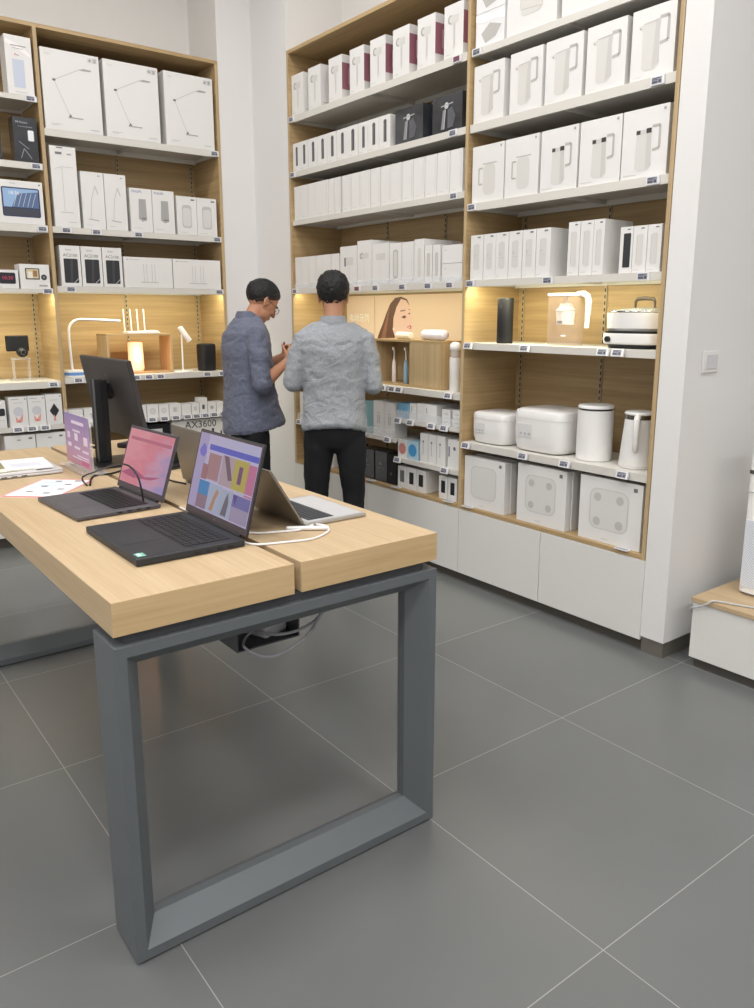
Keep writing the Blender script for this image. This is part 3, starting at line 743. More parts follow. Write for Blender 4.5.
hd = [('rect', .25, .50, .35, .72, G3), ('rect', .35, .52, .78, .72, PL), ('line', [(.55, .5), (.55, .1)], .004, PL)]
one('hd', 4.350, 4.163, 1.673, .245, .16, hd, 'white carton with a square grey tool head, left of the round one above the poster')
rd = [('disk', .30, .66, .13, G2), ('disk', .32, .66, .08, PL), ('rect', .4, .60, .8, .72, PL), ('line', [(.5, .6), (.5, .1)], .004, PL)]
one('rd', 4.160, 4.010, 1.673, .268, .26, rd, 'tallest white carton with a grey ring picture above the poster')
fl = [('round', .25, .60, .80, .76, .06, PL), ('line', [(.5, .6), (.5, .15)], .003, PL)]
one('fl', 4.006, 3.838, 1.673, .240, .28, fl, 'white carton with a pale flat head picture, right of the tallest one')
cap = [('round', .30, .14, .72, .84, .16, PD), ('round', .36, .18, .66, .80, .13, PL)]
one('cap', 3.833, 3.718, 1.673, .232, .16, cap, 'white carton with a long outlined capsule above the poster')
one('pl', 3.715, 3.608, 1.673, .232, .16, pl, 'plain white carton between the capsule carton and the deep carton')
one('cap2', 3.604, 3.516, 1.673, .240, .28, [('round', .35, .14, .7, .80, .14, PL)], 'deep white carton with a faint capsule, fifth from the right end above the poster')
one('cap3', 3.512, 3.447, 1.673, .200, .2, [('round', .30, .16, .74, .80, .16, PS)], 'slim white carton with a grey capsule, left of two alike above the poster', group='slim capsule cartons')
one('cap3', 3.443, 3.378, 1.673, .200, .2, [('round', .30, .16, .74, .80, .16, PS)], 'slim white carton with a grey capsule, right of two alike above the poster', group='slim capsule cartons')
for k in range(2):
    one('st', 3.366, 3.199, 1.673 + k * .097, .095, .18, [('rect', .15, .7, .2, .76, PD)], ('upper' if k else 'lower') + ' of two small white cartons stacked at the right end above the poster', group='two stacked small cartons')

# lower shelves of the far bay
TL = (120, 168, 172)
grp = 'small cartons on the lower shelves'
def low(kind, a, b, z, h, pr, label, d=.10, x=2.99, name='small_carton', **kw):
    one(kind, a, b, z, h, d, pr, label, x=x, group=None, name=name, **kw)
TEAL = mat('teal_carton', (128, 170, 174), 0.5); BLUE = mat('blue_carton', (118, 170, 200), 0.5); SALM = mat('pink_print', (202, 150, 142), 0.5)
fan = [('rect', .42, .35, .46, .60, G3), ('rect', .56, .35, .60, .60, G3), ('disk', .44, .66, .03, G3), ('disk', .58, .66, .03, G3)]
low('teal', 4.088, 4.005, .751, .205, [('line', [(.2, .1), (.2, .9)], .004, (180, 205, 206))], 'teal carton on the low shelf beside the right man', body=TEAL)
low('fan', 4.002, 3.892, .751, .215, fan, 'white carton with two dark marks, right of the teal one')
low('fan', 3.888, 3.782, .751, .213, fan, 'white carton with two dark marks, left of the blue one')
low('blue', 3.752, 3.645, .881, .092, [('line', [(.5, .3), (.5, .7)], .004, (70, 120, 150))], 'bright blue carton on the upper lip shelf', body=BLUE)
low('tone', 3.640, 3.575, .881, .098, [('line', [(.3, .5), (.3, .85)], .004, G3)], 'narrow white carton touching the bright blue one')
low('ttwo', 3.570, 3.395, .881, .104, [('line', [(.5, .5), (.5, .8)], .005, G3)], 'wide white carton with a dark stroke, right of the bright blue one', d=.18)
for k in range(2):
    low('mini', 3.350, 3.278, .881 + k * .046, .044, [('rect', .3, .4, .7, .5, PD)], ('upper' if k else 'lower') + ' of the left pair of tiny stacked white cartons', d=.08)
    low('mini2', 3.262, 3.188, .881 + k * .048, .046, [('rect', .3, .4, .7, .5, PD)], ('upper' if k else 'lower') + ' of the right pair of tiny stacked white cartons', d=.08)
low('dsk', 3.750, 3.662, .641, .110, [('disk', .5, .5, .40, (206, 140, 130))], 'white carton with a large salmon disc on the second lip shelf')
low('dsk2', 3.658, 3.560, .641, .112, [('disk', .5, .5, .40, (70, 150, 205))], 'pale blue carton with a large blue disc', body=mat('pale_blue_carton', (176, 206, 222), 0.5))
brush = [('disk', .4, .72, .10, G3), ('line', [(.4, .3), (.4, .7)], .004, G2), ('disk', .4, .3, .05, G2)]
lz = [3.540, 3.466, 3.392, 3.316]
for k in range(3):
    low('brush', lz[k] - .001, lz[k + 1] + .001, .641, .172, brush, 'white carton with a grey brush head, ' + ordw(k, 3) + ' of three brush cartons')
low('navy', 3.296, 3.200, .641, .165, [('rect', .08, .4, .18, .75, (70, 72, 120)), ('disk', .6, .7, .12, G3)], 'white carton with a navy bar, right end of second lip shelf')
gm = [('disk', .45, .6, .10, (110, 112, 116)), ('rect', .2, .45, .7, .47, (96, 98, 102))]
low('gm', 4.380, 4.230, .4512, .195, gm, 'dark carton on the bottom board, leftmost beyond the man\'s legs', d=.12, body=DARKBOX, x=3.0)
low('gm', 4.171, 4.010, .4512, .192, gm, 'dark carton on the bottom board just right of the man\'s legs', d=.12, body=DARKBOX, x=3.0)
low('gm', 3.996, 3.872, .4512, .192, gm, 'dark carton in the middle of three on the bottom board', d=.12, body=DARKBOX, x=3.0)
low('gm2', 3.866, 3.778, .4512, .190, [('disk', .4, .35, .10, (96, 98, 100))], 'black carton beside the three cartons with black windows', d=.12, body=BLACKM, x=3.0)
win = [('rect', .26, .26, .74, .80, (40, 40, 44)), ('rect', .1, .08, .4, .09, PD)]
wz = [3.757, 3.668, 3.578, 3.489]
for k in range(3):
    low('win', wz[k] - .001, wz[k + 1] + .001, .4512, .135, win if k else [('rect', .26, .26, .74, .80, (110, 110, 112))], 'white carton with a ' + ('grey' if k == 0 else 'black') + ' window, ' + ordw(k, 3) + ' of three on the bottom board', d=.24 if k == 2 else .2, x=2.995, name='window_carton')
for k, (a, b) in enumerate([(3.372, 3.296), (3.292, 3.217)]):
    low('win2', a, b, .4512, .133, win, 'white carton with a black window, ' + ['left', 'right'][k] + ' of the pair beside the divider', d=.2, x=2.995, name='window_carton')
low('wh', 4.890, 4.800, .751, .20, [], 'white carton at the far left end of the low shelf, left of the right man')
low('wh2', 4.60, 4.50, .4512, .15, [], 'white carton seen between the legs of the right man', x=3.0)

# ------------------------------------------------------------------ appliances on display, near bay
t = empty('wireless_speaker', (3.05, 2.937, 1.351)); tag(t, 'slim black cylindrical speaker standing on the lit shelf', 'speaker')
MB().lathe([(.001, 0), (.040, 0), (.042, .004), (.042, .226), (.040, .230), (.001, .230)], BLACKM).build('body', t, smooth=True)
mb = MB(); mb.torus((-.0405, 0, .185), .009, .0015, mat('dark_grey', (60, 62, 66), .4), axis='X', n=16, k=6); mb.build('button', t, smooth=True)

t = empty('water_dispenser', (3.07, 2.555, 1.351), ROT_B); tag(t, 'clear water jug with white lid, hooked handle and white filter cup', 'water jug')
CLEAR = mat('clear_brown_plastic', (220, 196, 182), 0.08, alpha=.12)
mb = MB(); W, D, H = .084, .05, .235
for R0 in (0,):
    mb.lathe([(.001, .0), (W, .0), (W, H), (W - .004, H), (W - .004, .006), (.001, .006)], CLEAR, e=6, sy=D / W, n=40)
mb.build('tank', t, smooth=True)
mb = MB(); mb.lathe([(.001, H), (W + .002, H), (W + .002, H + .012), (.001, H + .014)], WHITEP, e=6, sy=D / W, n=40); mb.build('lid', t, smooth=True)
mb = MB(); mb.tube([(W - .02, 0, H + .008), (W + .02, 0, H + .008), (W + .042, 0, H - .004), (W + .050, 0, H - .03), (W + .047, 0, H - .08), (W + .043, 0, H - .15)], [.012, .014, .014, .014, .013, .012], WHITEP, flat=1.0); mb.build('handle', t, smooth=True)
mb = MB(); mb.lathe([(.001, .10), (.042, .10), (.046, .165), (.050, .168), (.034, .180), (.030, .200), (.001, .200)], WHITEP, n=28); mb.tube([(0, 0, .19), (0, 0, .236)], .006, WHITEP)
mb.box(-.014, -.046, .107, .014, -.040, .118, mat('grey_label', (120, 118, 122), .5)); mb.build('filter_cup', t, smooth=True)
mb = MB(); mb.box(.03, -.069, .045, .055, -.062, .052, WHITEP); mb.build('tap', t, bevel=.002)

t = empty('electric_hot_pot', (3.14, 2.165, 1.351), ROT_B); tag(t, 'white electric hot pot with glass lid and dark arched handle on a hob', 'hot pot')
mb = MB(); mb.lathe([(.001, .018), (.140, .018), (.146, .024), (.148, .055), (.146, .066), (.001, .066)], WHITEP, e=4, n=40); mb.build('hob', t, smooth=True)
mb = MB(); mb.lathe([(.001, 0), (.125, 0), (.132, .018), (.001, .018)], BLACKP, e=4, n=40); mb.build('foot', t, smooth=True)
mb = MB(); mb.lathe([(.001, .0661), (.144, .0661), (.144, .076), (.001, .076)], BLACKP, e=3.4, n=40); mb.build('dark_band', t, smooth=True)
mb = MB(); mb.tube([(-.080, -.143, .040), (-.080, -.157, .040)], .013, BLACKP, n=18); mb.build('knob', t, smooth=True)
mb = MB(); mb.lathe([(.001, .0762), (.138, .0762), (.149, .088), (.151, .140), (.151, .156), (.146, .156), (.001, .150)], WHITEP, n=44, e=2.5); mb.build('pot', t, smooth=True)
mb = MB(); mb.lathe([(.001, .158), (.152, .158), (.152, .164), (.140, .168), (.06, .178), (.001, .181)], mat('smoked_glass', (200, 205, 205), .05, trans=.7, ior=1.3), n=44)
mb.torus((0, 0, .161), .150, .004, STEEL); mb.build('glass_lid', t, smooth=True)
mb = MB(); mb.tube([(-.050, 0, .170), (-.050, 0, .205), (-.042, 0, .216), (0, 0, .219), (.042, 0, .216), (.050, 0, .205), (.050, 0, .170)], [.004, .006, .008, .009, .008, .006, .004], mat('dark_brown_handle', (62, 52, 46), .5)); mb.build('lid_handle', t, smooth=True)
for s in (-1, 1):
    mb = MB(); mb.tube([(s * .145, 0, .140), (s * .172, 0, .143)], .008, STEEL); mb.tube([(s * .170, 0, .143), (s * .186 if s < 0 else .178, 0, .143)], .009, BLACKP); mb.build('side_handle', t, smooth=True)

def cooker(y, w, d, h, label, ex):
    t = empty('rice_cooker', (3.0 + d / 2, y, .813), ROT_B); tag(t, label, 'rice cooker', 'white rice cookers on the shelf')
    r = w / 2; s = d / w
    MB().lathe([(.001, .004), (r * .88, .004), (r * .93, .010), (r * .985, .04), (r, h * .5), (r, h * .78), (.001, h * .78)], WHITEP, e=ex, sy=s, n=48).build('body', t, smooth=True)
    MB().lathe([(.001, h * .785), (r * 1.0, h * .785), (r * 1.0, h * .90), (r * .97, h * .965), (r * .88, h), (.001, h * 1.004)], WHITEP, e=ex, sy=s, n=48).build('lid', t, smooth=True)
    mb = MB(); mb.box(-r * .66, -d / 2 - .001, h * .34, -r * .08, -d / 2 + .006, h * .66, mat('pale_panel', (216, 215, 214), .3))
    for i in range(3): mb.box(-r * .58 + i * r * .17, -d / 2 - .002, h * .40, -r * .48 + i * r * .17, -d / 2, h * .46, mat('pale_icon', (180, 180, 182), .4))
    mb.build('control_panel', t, bevel=.002)
    MB().lathe([(.001, 0), (r * .8, 0), (r * .85, .004), (.001, .004)], mat('grey_foot', (150, 150, 150), .5), e=ex, sy=s, n=30).build('foot', t)
    return t
cooker(3.005, .262, .235, .168, 'smaller white rice cooker with rounded square body, at the left end of the shelf', 4.5)
cooker(2.665, .330, .30, .215, 'larger white rice cooker with a wide lid, standing beside the white cylinder', 5.0)
t = empty('humidifier', (3.105, 2.372, .813), ROT_B); tag(t, 'tall plain white cylinder with a slightly raised lid, between rice cooker and kettle', 'humidifier')
MB().lathe([(.001, 0), (.081, 0), (.085, .004), (.085, .240), (.001, .240)], WHITEP, n=40).build('body', t, smooth=True)
MB().lathe([(.001, .2401), (.076, .2401), (.076, .250), (.001, .250)], mat('dark_gap', (70, 68, 66), .5), n=36).build('vent_gap', t, smooth=True)
MB().lathe([(.001, .2502), (.085, .2502), (.085, .258), (.080, .264), (.001, .266)], WHITEP, n=40).build('lid', t, smooth=True)
t = empty('electric_kettle', (3.100, 2.125, .813), ROT_B); tag(t, 'white electric kettle with steel rim band and front handle at the shelf end', 'kettle')
MB().lathe([(.001, .012), (.080, .012), (.081, .016), (.064, .222), (.001, .222)], WHITEP, n=40).build('body', t, smooth=True)
MB().lathe([(.001, 0), (.076, 0), (.080, .004), (.080, .011), (.001, .011)], WHITEM, n=40).build('base', t, smooth=True)
mb = MB(); mb.lathe([(.001, .2221), (.063, .2221), (.063, .243), (.001, .243)], mat('chrome_band', (150, 148, 144), .15, metal=1.0), n=40)
mb.prism([(-.012, .223), (.012, .223), (.016, .242), (-.016, .242)], -.09, -.058, mat('chrome_band', (150, 148, 144)), T=Matrix.Rotation(PI * .75, 4, 'Z')); mb.build('rim', t, smooth=True)
MB().lathe([(.001, .2431), (.066, .2431), (.068, .248), (.062, .256), (.001, .259)], WHITEP, n=40).build('lid', t, smooth=True)
mb = MB(); Tz = Matrix.Rotation(math.radians(28), 4, 'Z')
mb.tube([(0, -.058, .236), (0, -.082, .238), (0, -.094, .226), (0, -.096, .18), (0, -.094, .12), (0, -.084, .092), (0, -.068, .086)], [.013, .014, .014, .014, .013, .013, .011], WHITEP, T=Tz, n=12); mb.build('handle', t, smooth=True)

# ------------------------------------------------------------------ display on the far bay's lit shelf
POST = mat('poster_cream', (238, 214, 190), .6)
t = empty('poster', (3.3815, 3.98, 1.074)); tag(t, 'cream poster of a woman with long brown hair behind the lit shelf', 'poster')
mb = MB(); mb.box(-.005, -.785, 0, 0, .52, .55, POST); mb.box(-.005, .524, 0, 0, .86, .55, POST)
mb.build('board', t)
def pflat(mb, pts, k, c):
    mb.add([(-.0056 - .0003 * k, y - 3.98, z - 1.074) for y, z in pts], [tuple(range(len(pts)))], ink(c))
HAIR = [(4.208, 1.612), (4.272, 1.605), (4.327, 1.566), (4.371, 1.499), (4.405, 1.439), (4.45, 1.37), (4.495, 1.286), (4.50, 1.14), (4.439, 1.08), (4.28, 1.08), (4.259, 1.294), (4.14, 1.34), (4.13, 1.5), (4.121, 1.558), (4.145, 1.595)]
FACE = [(4.208, 1.598), (4.155, 1.588), (4.123, 1.558), (4.113, 1.519), (4.081, 1.474), (4.096, 1.455), (4.086, 1.429), (4.09, 1.403), (4.09, 1.371), (4.121, 1.337), (4.195, 1.316), (4.26, 1.327), (4.293, 1.393), (4.288, 1.473), (4.255, 1.545)]
mb = MB()
pflat(mb, HAIR, 1, (104, 74, 62)); pflat(mb, [(4.33, 1.55), (4.39, 1.42), (4.46, 1.25), (4.48, 1.12), (4.42, 1.14), (4.37, 1.36)], 2, (150, 104, 86))
mb.build('printed_hair', t)
mb = MB()
pflat(mb, [(4.271, 1.354), (4.121, 1.344), (4.09, 1.254), (4.03, 1.08), (4.302, 1.08)], 2, (226, 186, 166))
pflat(mb, [(4.20, 1.22), (4.173, 1.25), (4.06, 1.21), (3.951, 1.08), (4.25, 1.08)], 3, (176, 160, 160))
pflat(mb, FACE, 4, (240, 206, 192))
pflat(mb, [(4.205, 1.478), (4.165, 1.470), (4.150, 1.482), (4.17, 1.492)], 5, (110, 76, 66)); pflat(mb, [(4.134, 1.500), (4.108, 1.498), (4.116, 1.510)], 6, (110, 76, 66))
pflat(mb, [(4.215, 1.515), (4.160, 1.520), (4.16, 1.527), (4.21, 1.523)], 7, (130, 92, 78)); pflat(mb, [(4.134, 1.53), (4.11, 1.523), (4.112, 1.53)], 8, (130, 92, 78))
pflat(mb, [(4.147, 1.415), (4.100, 1.402), (4.094, 1.418), (4.110, 1.428)], 9, (206, 96, 92)); pflat(mb, [(4.14, 1.416), (4.105, 1.410), (4.108, 1.418)], 10, (250, 246, 240))
pflat(mb, [(4.272, 1.40), (4.284, 1.415), (4.294, 1.40), (4.284, 1.385)], 11, (250, 235, 228))
mb.build('printed_face', t)
mb = MB(); TT = Matrix.Translation((-.0062, .86, 0)) @ Matrix.Rotation(-PI / 2, 4, 'Z')
add_text(mb, '电动牙刷', .062, .03, .375, 0, ink((255, 250, 240)), T=TT, bold=.001); add_text(mb, '声波震动', .032, .03, .325, 0, ink((250, 244, 232)), T=TT)
mb.build('printed_lettering', t)

t = empty('display_box', (3.03, 3.70, 1.0725)); tag(t, 'open-fronted oak display box standing on the lit shelf before the poster', 'display box')
bw = lambda x0, y0, z0, x1, y1, z1, n, m=OAKZ: MB().box(x0, y0, z0, x1, y1, z1, m).build(n, t, bevel=.001)
bw(-.02, .298, 0, .16, .313, .262, 'side_panel'); bw(-.02, -.308, 0, .16, -.293, .262, 'side_panel')
bw(-.02, -.308, .2625, .16, .313, .277, 'top_panel', OAKY); bw(-.02, -.292, 0, .16, .297, .012, 'bottom_panel', OAKY)
bw(-.02, -.292, .0125, -.008, -.03, .262, 'front_panel'); bw(.148, .06, .0125, .159, .297, .262, 'back_panel')
def brushh(y, x, col, label):
    b = empty('toothbrush', (x, y, 1.0848)); tag(b, label, 'toothbrush', 'electric toothbrushes in the display box')
    MB().lathe([(.001, 0), (.012, 0), (.0135, .004), (.0135, .09), (.010, .125), (.006, .14), (.001, .141)], mat('brush_%d' % col[0], col, .35), n=20).build('handle', b, smooth=True)
    mb = MB(); mb.tube([(0, 0, .1412), (0, 0, .185), (-.003, 0, .205)], [.0045, .003, .003], WHITEP); mb.box(-.012, -.005, .198, -.002, .005, .216, WHITEP); mb.build('brush_head', b, smooth=True)
brushh(3.88, 3.06, (238, 226, 218), 'cream electric toothbrush, leftmost of three in the display box')
brushh(3.765, 3.06, (150, 190, 214), 'pale blue electric toothbrush in the middle of the display box')
brushh(3.705, 3.10, (236, 236, 236), 'white electric toothbrush partly behind the display box front panel')
t = empty('travel_case', (3.07, 3.79, 1.3500)); tag(t, 'small cream cylinder lying on top of the display box', 'case')
MB().tube([(0, .065, .022), (0, .063, .022), (0, -.063, .022), (0, -.065, .022)], [.018, .0215, .0215, .018], mat('cream_plastic', (246, 238, 214), .35), n=22).build('body', t, smooth=True)
t = empty('travel_case', (3.07, 3.51, 1.3500)); tag(t, 'larger white rounded case lying on top of the display box', 'case')
MB().tube([(0, .10, .031), (0, .092, .031), (0, .012, .031)], [.024, .030, .030], mat('lilac_white_plastic', (232, 230, 240), .3), n=24).build('body', t, smooth=True)
MB().tube([(0, .009, .031), (0, -.075, .031), (0, -.092, .031), (0, -.099, .031)], [.0301, .0301, .025, .014], mat('lilac_white_plastic', (232, 230, 240), .3), n=24).build('cap', t, smooth=True)
t = empty('facial_device', (3.03, 3.290, 1.0725)); tag(t, 'tall white round-headed device with a grey collar standing by the divider', 'device')
MB().lathe([(.001, 0), (.028, 0), (.030, .004), (.032, .19), (.001, .191)], WHITEP, n=28).build('body', t, smooth=True)
MB().lathe([(.001, .1915), (.027, .1915), (.027, .222), (.001, .222)], mat('smoky_grey', (190, 180, 172), .3), n=28).build('collar', t, smooth=True)
mb = MB(); mb.lathe([(.001, .2222), (.022, .2222), (.031, .235), (.033, .248), (.028, .264), (.016, .274), (.001, .277)], WHITEP, n=28); mb.build('head', t, smooth=True)

# ------------------------------------------------------------------ display on the back wall's lit shelf
Z = 1.0870
t = empty('desk_lamp', (1.605, 5.492, Z)); tag(t, 'white desk lamp with a long arm bent at right angle and a blue striped base', 'desk lamp')
MB().lathe([(.001, 0), (.074, 0), (.076, .004), (.076, .010), (.001, .010)], WHITEP, n=36).build('base', t, smooth=True)
o = MB().lathe([(.001, .0102), (.0765, .0102), (.0765, .030), (.001, .030)], mat('blue_band', (104, 150, 210), .5), n=36).build('base_band', t, smooth=True); o['label'] = 'light blue band'
MB().lathe([(.001, .0302), (.076, .0302), (.074, .042), (.001, .044)], WHITEP, n=36).build('base_cover', t, smooth=True)
mb = MB(); pts = [(-.012, 0, .043), (-.015, 0, .12), (-.018, 0, .24), (-.016, 0, .30)]
for k in range(1, 9):
    a = PI / 2 * k / 8; pts.append((-.016 + .085 * (1 - math.cos(a)), 0, .30 + .075 * math.sin(a)))
pts += [(.15, 0, .372), (.24, 0, .367), (.33, 0, .362)]
mb.tube(pts, [.0085] * (len(pts) - 3) + [.009, .010, .010], WHITEP, n=12); mb.build('arm', t, smooth=True)
t = empty('display_box', (2.065, 5.50, Z)); tag(t, 'oak display box holding a glowing lamp, on the lit shelf of the back wall', 'display box')
bw = lambda x0, y0, z0, x1, y1, z1, n, m=OAK: MB().box(x0, y0, z0, x1, y1, z1, m).build(n, t, bevel=.001)
bw(-.235, -.02, 0, -.220, .19, .26, 'side_panel', OAKZ); bw(.220, -.02, 0, .235, .19, .26, 'side_panel', OAKZ)
bw(-.235, -.02, .2605, .235, .19, .275, 'top_panel'); bw(-.2195, -.02, 0, .2195, .19, .012, 'bottom_panel')
t = empty('wireless_router', (2.095, 5.54, Z + .2752)); tag(t, 'flat white wireless router with four upright antennas on the display box', 'router')
mb = MB(); mb.prism([(-.11, 0), (.13, 0), (.10, .022), (-.108, .014)], -.055, .055, WHITEP); mb.build('body', t, bevel=.003)
for k in range(4):
    mb = MB(); mb.capsule([(-.095 + k * .048, .05, .016), (-.098 + k * .048, .054, .165)], [.0048, .0045], WHITEP, n=10); mb.build('antenna', t, smooth=True)
t = empty('bedside_lamp', (2.055, 5.56, Z + .0125)); tag(t, 'glowing orange-white cylindrical bedside lamp inside the oak display box', 'lamp')
def glow_mat():
    m = bpy.data.materials.new('warm_glow'); m.use_nodes = True; nt = m.node_tree; b = nt.nodes['Principled BSDF']
    b.inputs['Base Color'].default_value = hexc(250, 235, 215)
    b.inputs['Emission Color'].default_value = hexc(255, 172, 110); b.inputs['Emission Strength'].default_value = 2.2
    return m
MB().lathe([(.001, .012), (.050, .012), (.054, .02), (.050, .195), (.046, .203), (.001, .204)], glow_mat(), n=30).build('lamp_shade', t, smooth=True)
MB().lathe([(.001, 0), (.048, 0), (.050, .004), (.050, .0115), (.001, .0115)], WHITEP, n=30).build('base', t, smooth=True)
L = bpy.data.lights.new('bedside_bulb', 'POINT'); L.energy = 1.6; L.color = (1, .42, .16); L.shadow_soft_size = .03
lo = bpy.data.objects.new('bedside_bulb', L); C.objects.link(lo); lo.location = (2.055, 5.47, Z + .13)
t = empty('desk_lamp', (2.37, 5.48, Z)); tag(t, 'small white desk lamp with a tube head on a thin pole', 'desk lamp')
MB().lathe([(.001, 0), (.066, 0), (.066, .005), (.06, .009), (.001, .010)], WHITEP, n=30).build('base', t, smooth=True)
MB().tube([(0, 0, .010), (0, 0, .27)], .006, WHITEP, n=12).build('pole', t, smooth=True)
mb = MB(); mb.tube([(-.012, -.004, .318), (-.011, -.004, .316), (.044, -.03, .222), (.047, -.031, .218)], [.014, .018, .021, .019], WHITEP, n=20); mb.build('lamp_head', t, smooth=True)
t = empty('speaker', (2.565, 5.50, Z)); tag(t, 'squat black cloth-covered speaker on the lit shelf beside the left man', 'speaker')
MB().lathe([(.001, 0), (.055, 0), (.060, .006), (.064, .17), (.062, .190), (.055, .195), (.001, .195)], BLACKM, n=32, e=3).build('body', t, smooth=True)
MB().lathe([(.001, .1952), (.05, .1952), (.045, .198), (.001, .198)], BLACKP, n=32, e=3).build('top_panel', t, smooth=True)
t = empty('security_camera', (1.295, 5.60, 1.0685)); tag(t, 'black square camera with a round lens on a clear acrylic stand', 'camera')
mb = MB(); mb.box(-.075, -.02, .19, .06, .02, .29, BLACKM); mb.build('body', t, bevel=.006)
mb = MB(); mb.ellip((.012, -.028, .185), (.036, .034, .034), BLACKP); mb.torus((.012, -.058, .185), .014, .002, STEEL, axis='Y', n=18, k=6); mb.build('lens', t, smooth=True)
mb = MB(); mb.box(-.05, -.03, .135, .06, .03, .148, ACRYL); mb.box(-.045, -.028, .005, -.040, .028, .135, ACRYL); mb.box(.05, -.028, .005, .055, .028, .135, ACRYL); mb.box(-.07, -.05, 0, .08, .05, .005, ACRYL); mb.build('acrylic_stand', t)
# ------------------------------------------------------------------ display table
T0 = 0.902
tb = empty('display_table', (0.96, 2.69, 0)); tag(tb, 'long display table with two thick oak tops on a grey metal frame, laptops on it', 'table')
TL = tuple(-tb.location)
for a, b in ((.503, .953), (.973, 1.418)):
    MB().box(a, 1.600, .823, b, 3.785, T0, TOPW, fm={'front': TOPX, 'back': TOPX}).build('tabletop', tb, loc=TL, bevel=.0015)
def loop_frame(y0, y1):
    """closed rectangular loop: inner side rises to a ridge at mid depth (chamfered front and back)"""
    X0, X1, Z0, Z1 = .503, 1.418, .006, .797
    ym = (y0 + y1) / 2; prof = [(y0, 0), (y1, 0), (y1, .026), (ym + .012, .068), (ym - .012, .068), (y0, .026)]
    def corner(cx, cz, sx, sz):
        return [(cx + sx * t, y, cz + sz * t) for y, t in prof]
    R = [corner(X0, Z0, 1, 1), corner(X1, Z0, -1, 1), corner(X1, Z1, -1, -1), corner(X0, Z1, 1, -1)]
    mb = MB(); n = len(prof); vs = [p for r in R for p in r]; fs = []
    for i in range(4):
        for j in range(n):
            a = i * n + j; b = i * n + (j + 1) % n; c = ((i + 1) % 4) * n + (j + 1) % n; d = ((i + 1) % 4) * n + j
            fs.append((a, b, c, d))
    mb.add(vs, fs, FRAME)
    f = mb.build('loop_frame', tb, loc=TL, bevel=.001)
    for x in (.53, 1.39):
        MB().lathe([(.001, 0), (.016, 0), (.016, .006), (.001, .006)], BLACKP, c=(x, ym, 0), n=16).build('foot_pad', f)
    return f
loop_frame(1.600, 1.742); loop_frame(3.53, 3.672)
for x in (.56, 1.30):
    MB().box(x, 1.742, .765, x + .06, 3.53, .797, FRAME).build('side_rail', tb, loc=TL)
SP = mat('spacer_grey', (74, 76, 80), .5)
for y in (1.622, 3.55):
    MB().box(.530, y, .797, 1.385, y + .11, .823, SP).build('spacer', tb, loc=TL)
TR = mat('tray_grey', (72, 74, 77), .5)
tr = MB(); tr.box(.870, 1.76, .632, 1.060, 2.26, .636, TR); tr.box(.870, 1.76, .636, .874, 2.26, .765, TR); tr.box(1.056, 1.76, .636, 1.060, 2.26, .765, TR)
tr.box(.840, 1.76, .765, .874, 2.26, .769, TR); tr.box(1.056, 1.76, .765, 1.09, 2.26, .769, TR); tr.box(.85, 1.80, .769, .865, 1.82, .823, TR); tr.box(1.065, 2.2, .769, 1.08, 2.22, .823, TR)
tr.build('cable_tray', tb, loc=TL)
t = empty('power_adapter', (.985, 1.87, .6362), math.radians(20)); tag(t, 'light grey power adapter lying in the cable tray under the tabletop', 'power adapter')
MB().box(-.045, -.075, 0, .045, .075, .032, mat('adapter_grey', (196, 196, 200), .4)).build('body', t, bevel=.006)
CABG = mat('grey_cable', (150, 151, 156), .5); CABW = mat('white_cable', (232, 232, 232), .4); CABB = mat('black_cable', (28, 28, 30), .4)

def smooth_path(pts, k=6):
    pts = [Vector(p) for p in pts]; out = []
    P = [pts[0]] + pts + [pts[-1]]
    for i in range(1, len(P) - 2):
        for j in range(k):
            t = j / k; p0, p1, p2, p3 = P[i - 1], P[i], P[i + 1], P[i + 2]
            out.append(0.5 * ((2 * p1) + (-p0 + p2) * t + (2 * p0 - 5 * p1 + 4 * p2 - p3) * t * t + (-p0 + 3 * p1 - 3 * p2 + p3) * t ** 3))
    out.append(pts[-1]); return out
def cable(pts, r, m, label, group=None, name='cable'):
    o = MB().tube(smooth_path(pts), r, m, n=8).build(name, smooth=True)
    return tag(o, label, 'cable', group)
cable([(1.15, 1.765, .80), (1.155, 1.76, .76), (1.13, 1.755, .69), (1.075, 1.752, .628), (.99, 1.750, .600), (.93, 1.750, .612), (.885, 1.750, .650), (.92, 1.80, .655), (.975, 1.83, .655)], .0038, CABG,
      'grey cable in the longest loop hanging below the cable tray')
cable([(1.165, 1.775, .80), (1.165, 1.77, .74), (1.13, 1.762, .675), (1.065, 1.758, .652), (1.00, 1.765, .650), (.96, 1.79, .656), (.95, 1.81, .658)], .0045, CABG,
      'thicker grey cable dipping in a short loop from the cable tray')

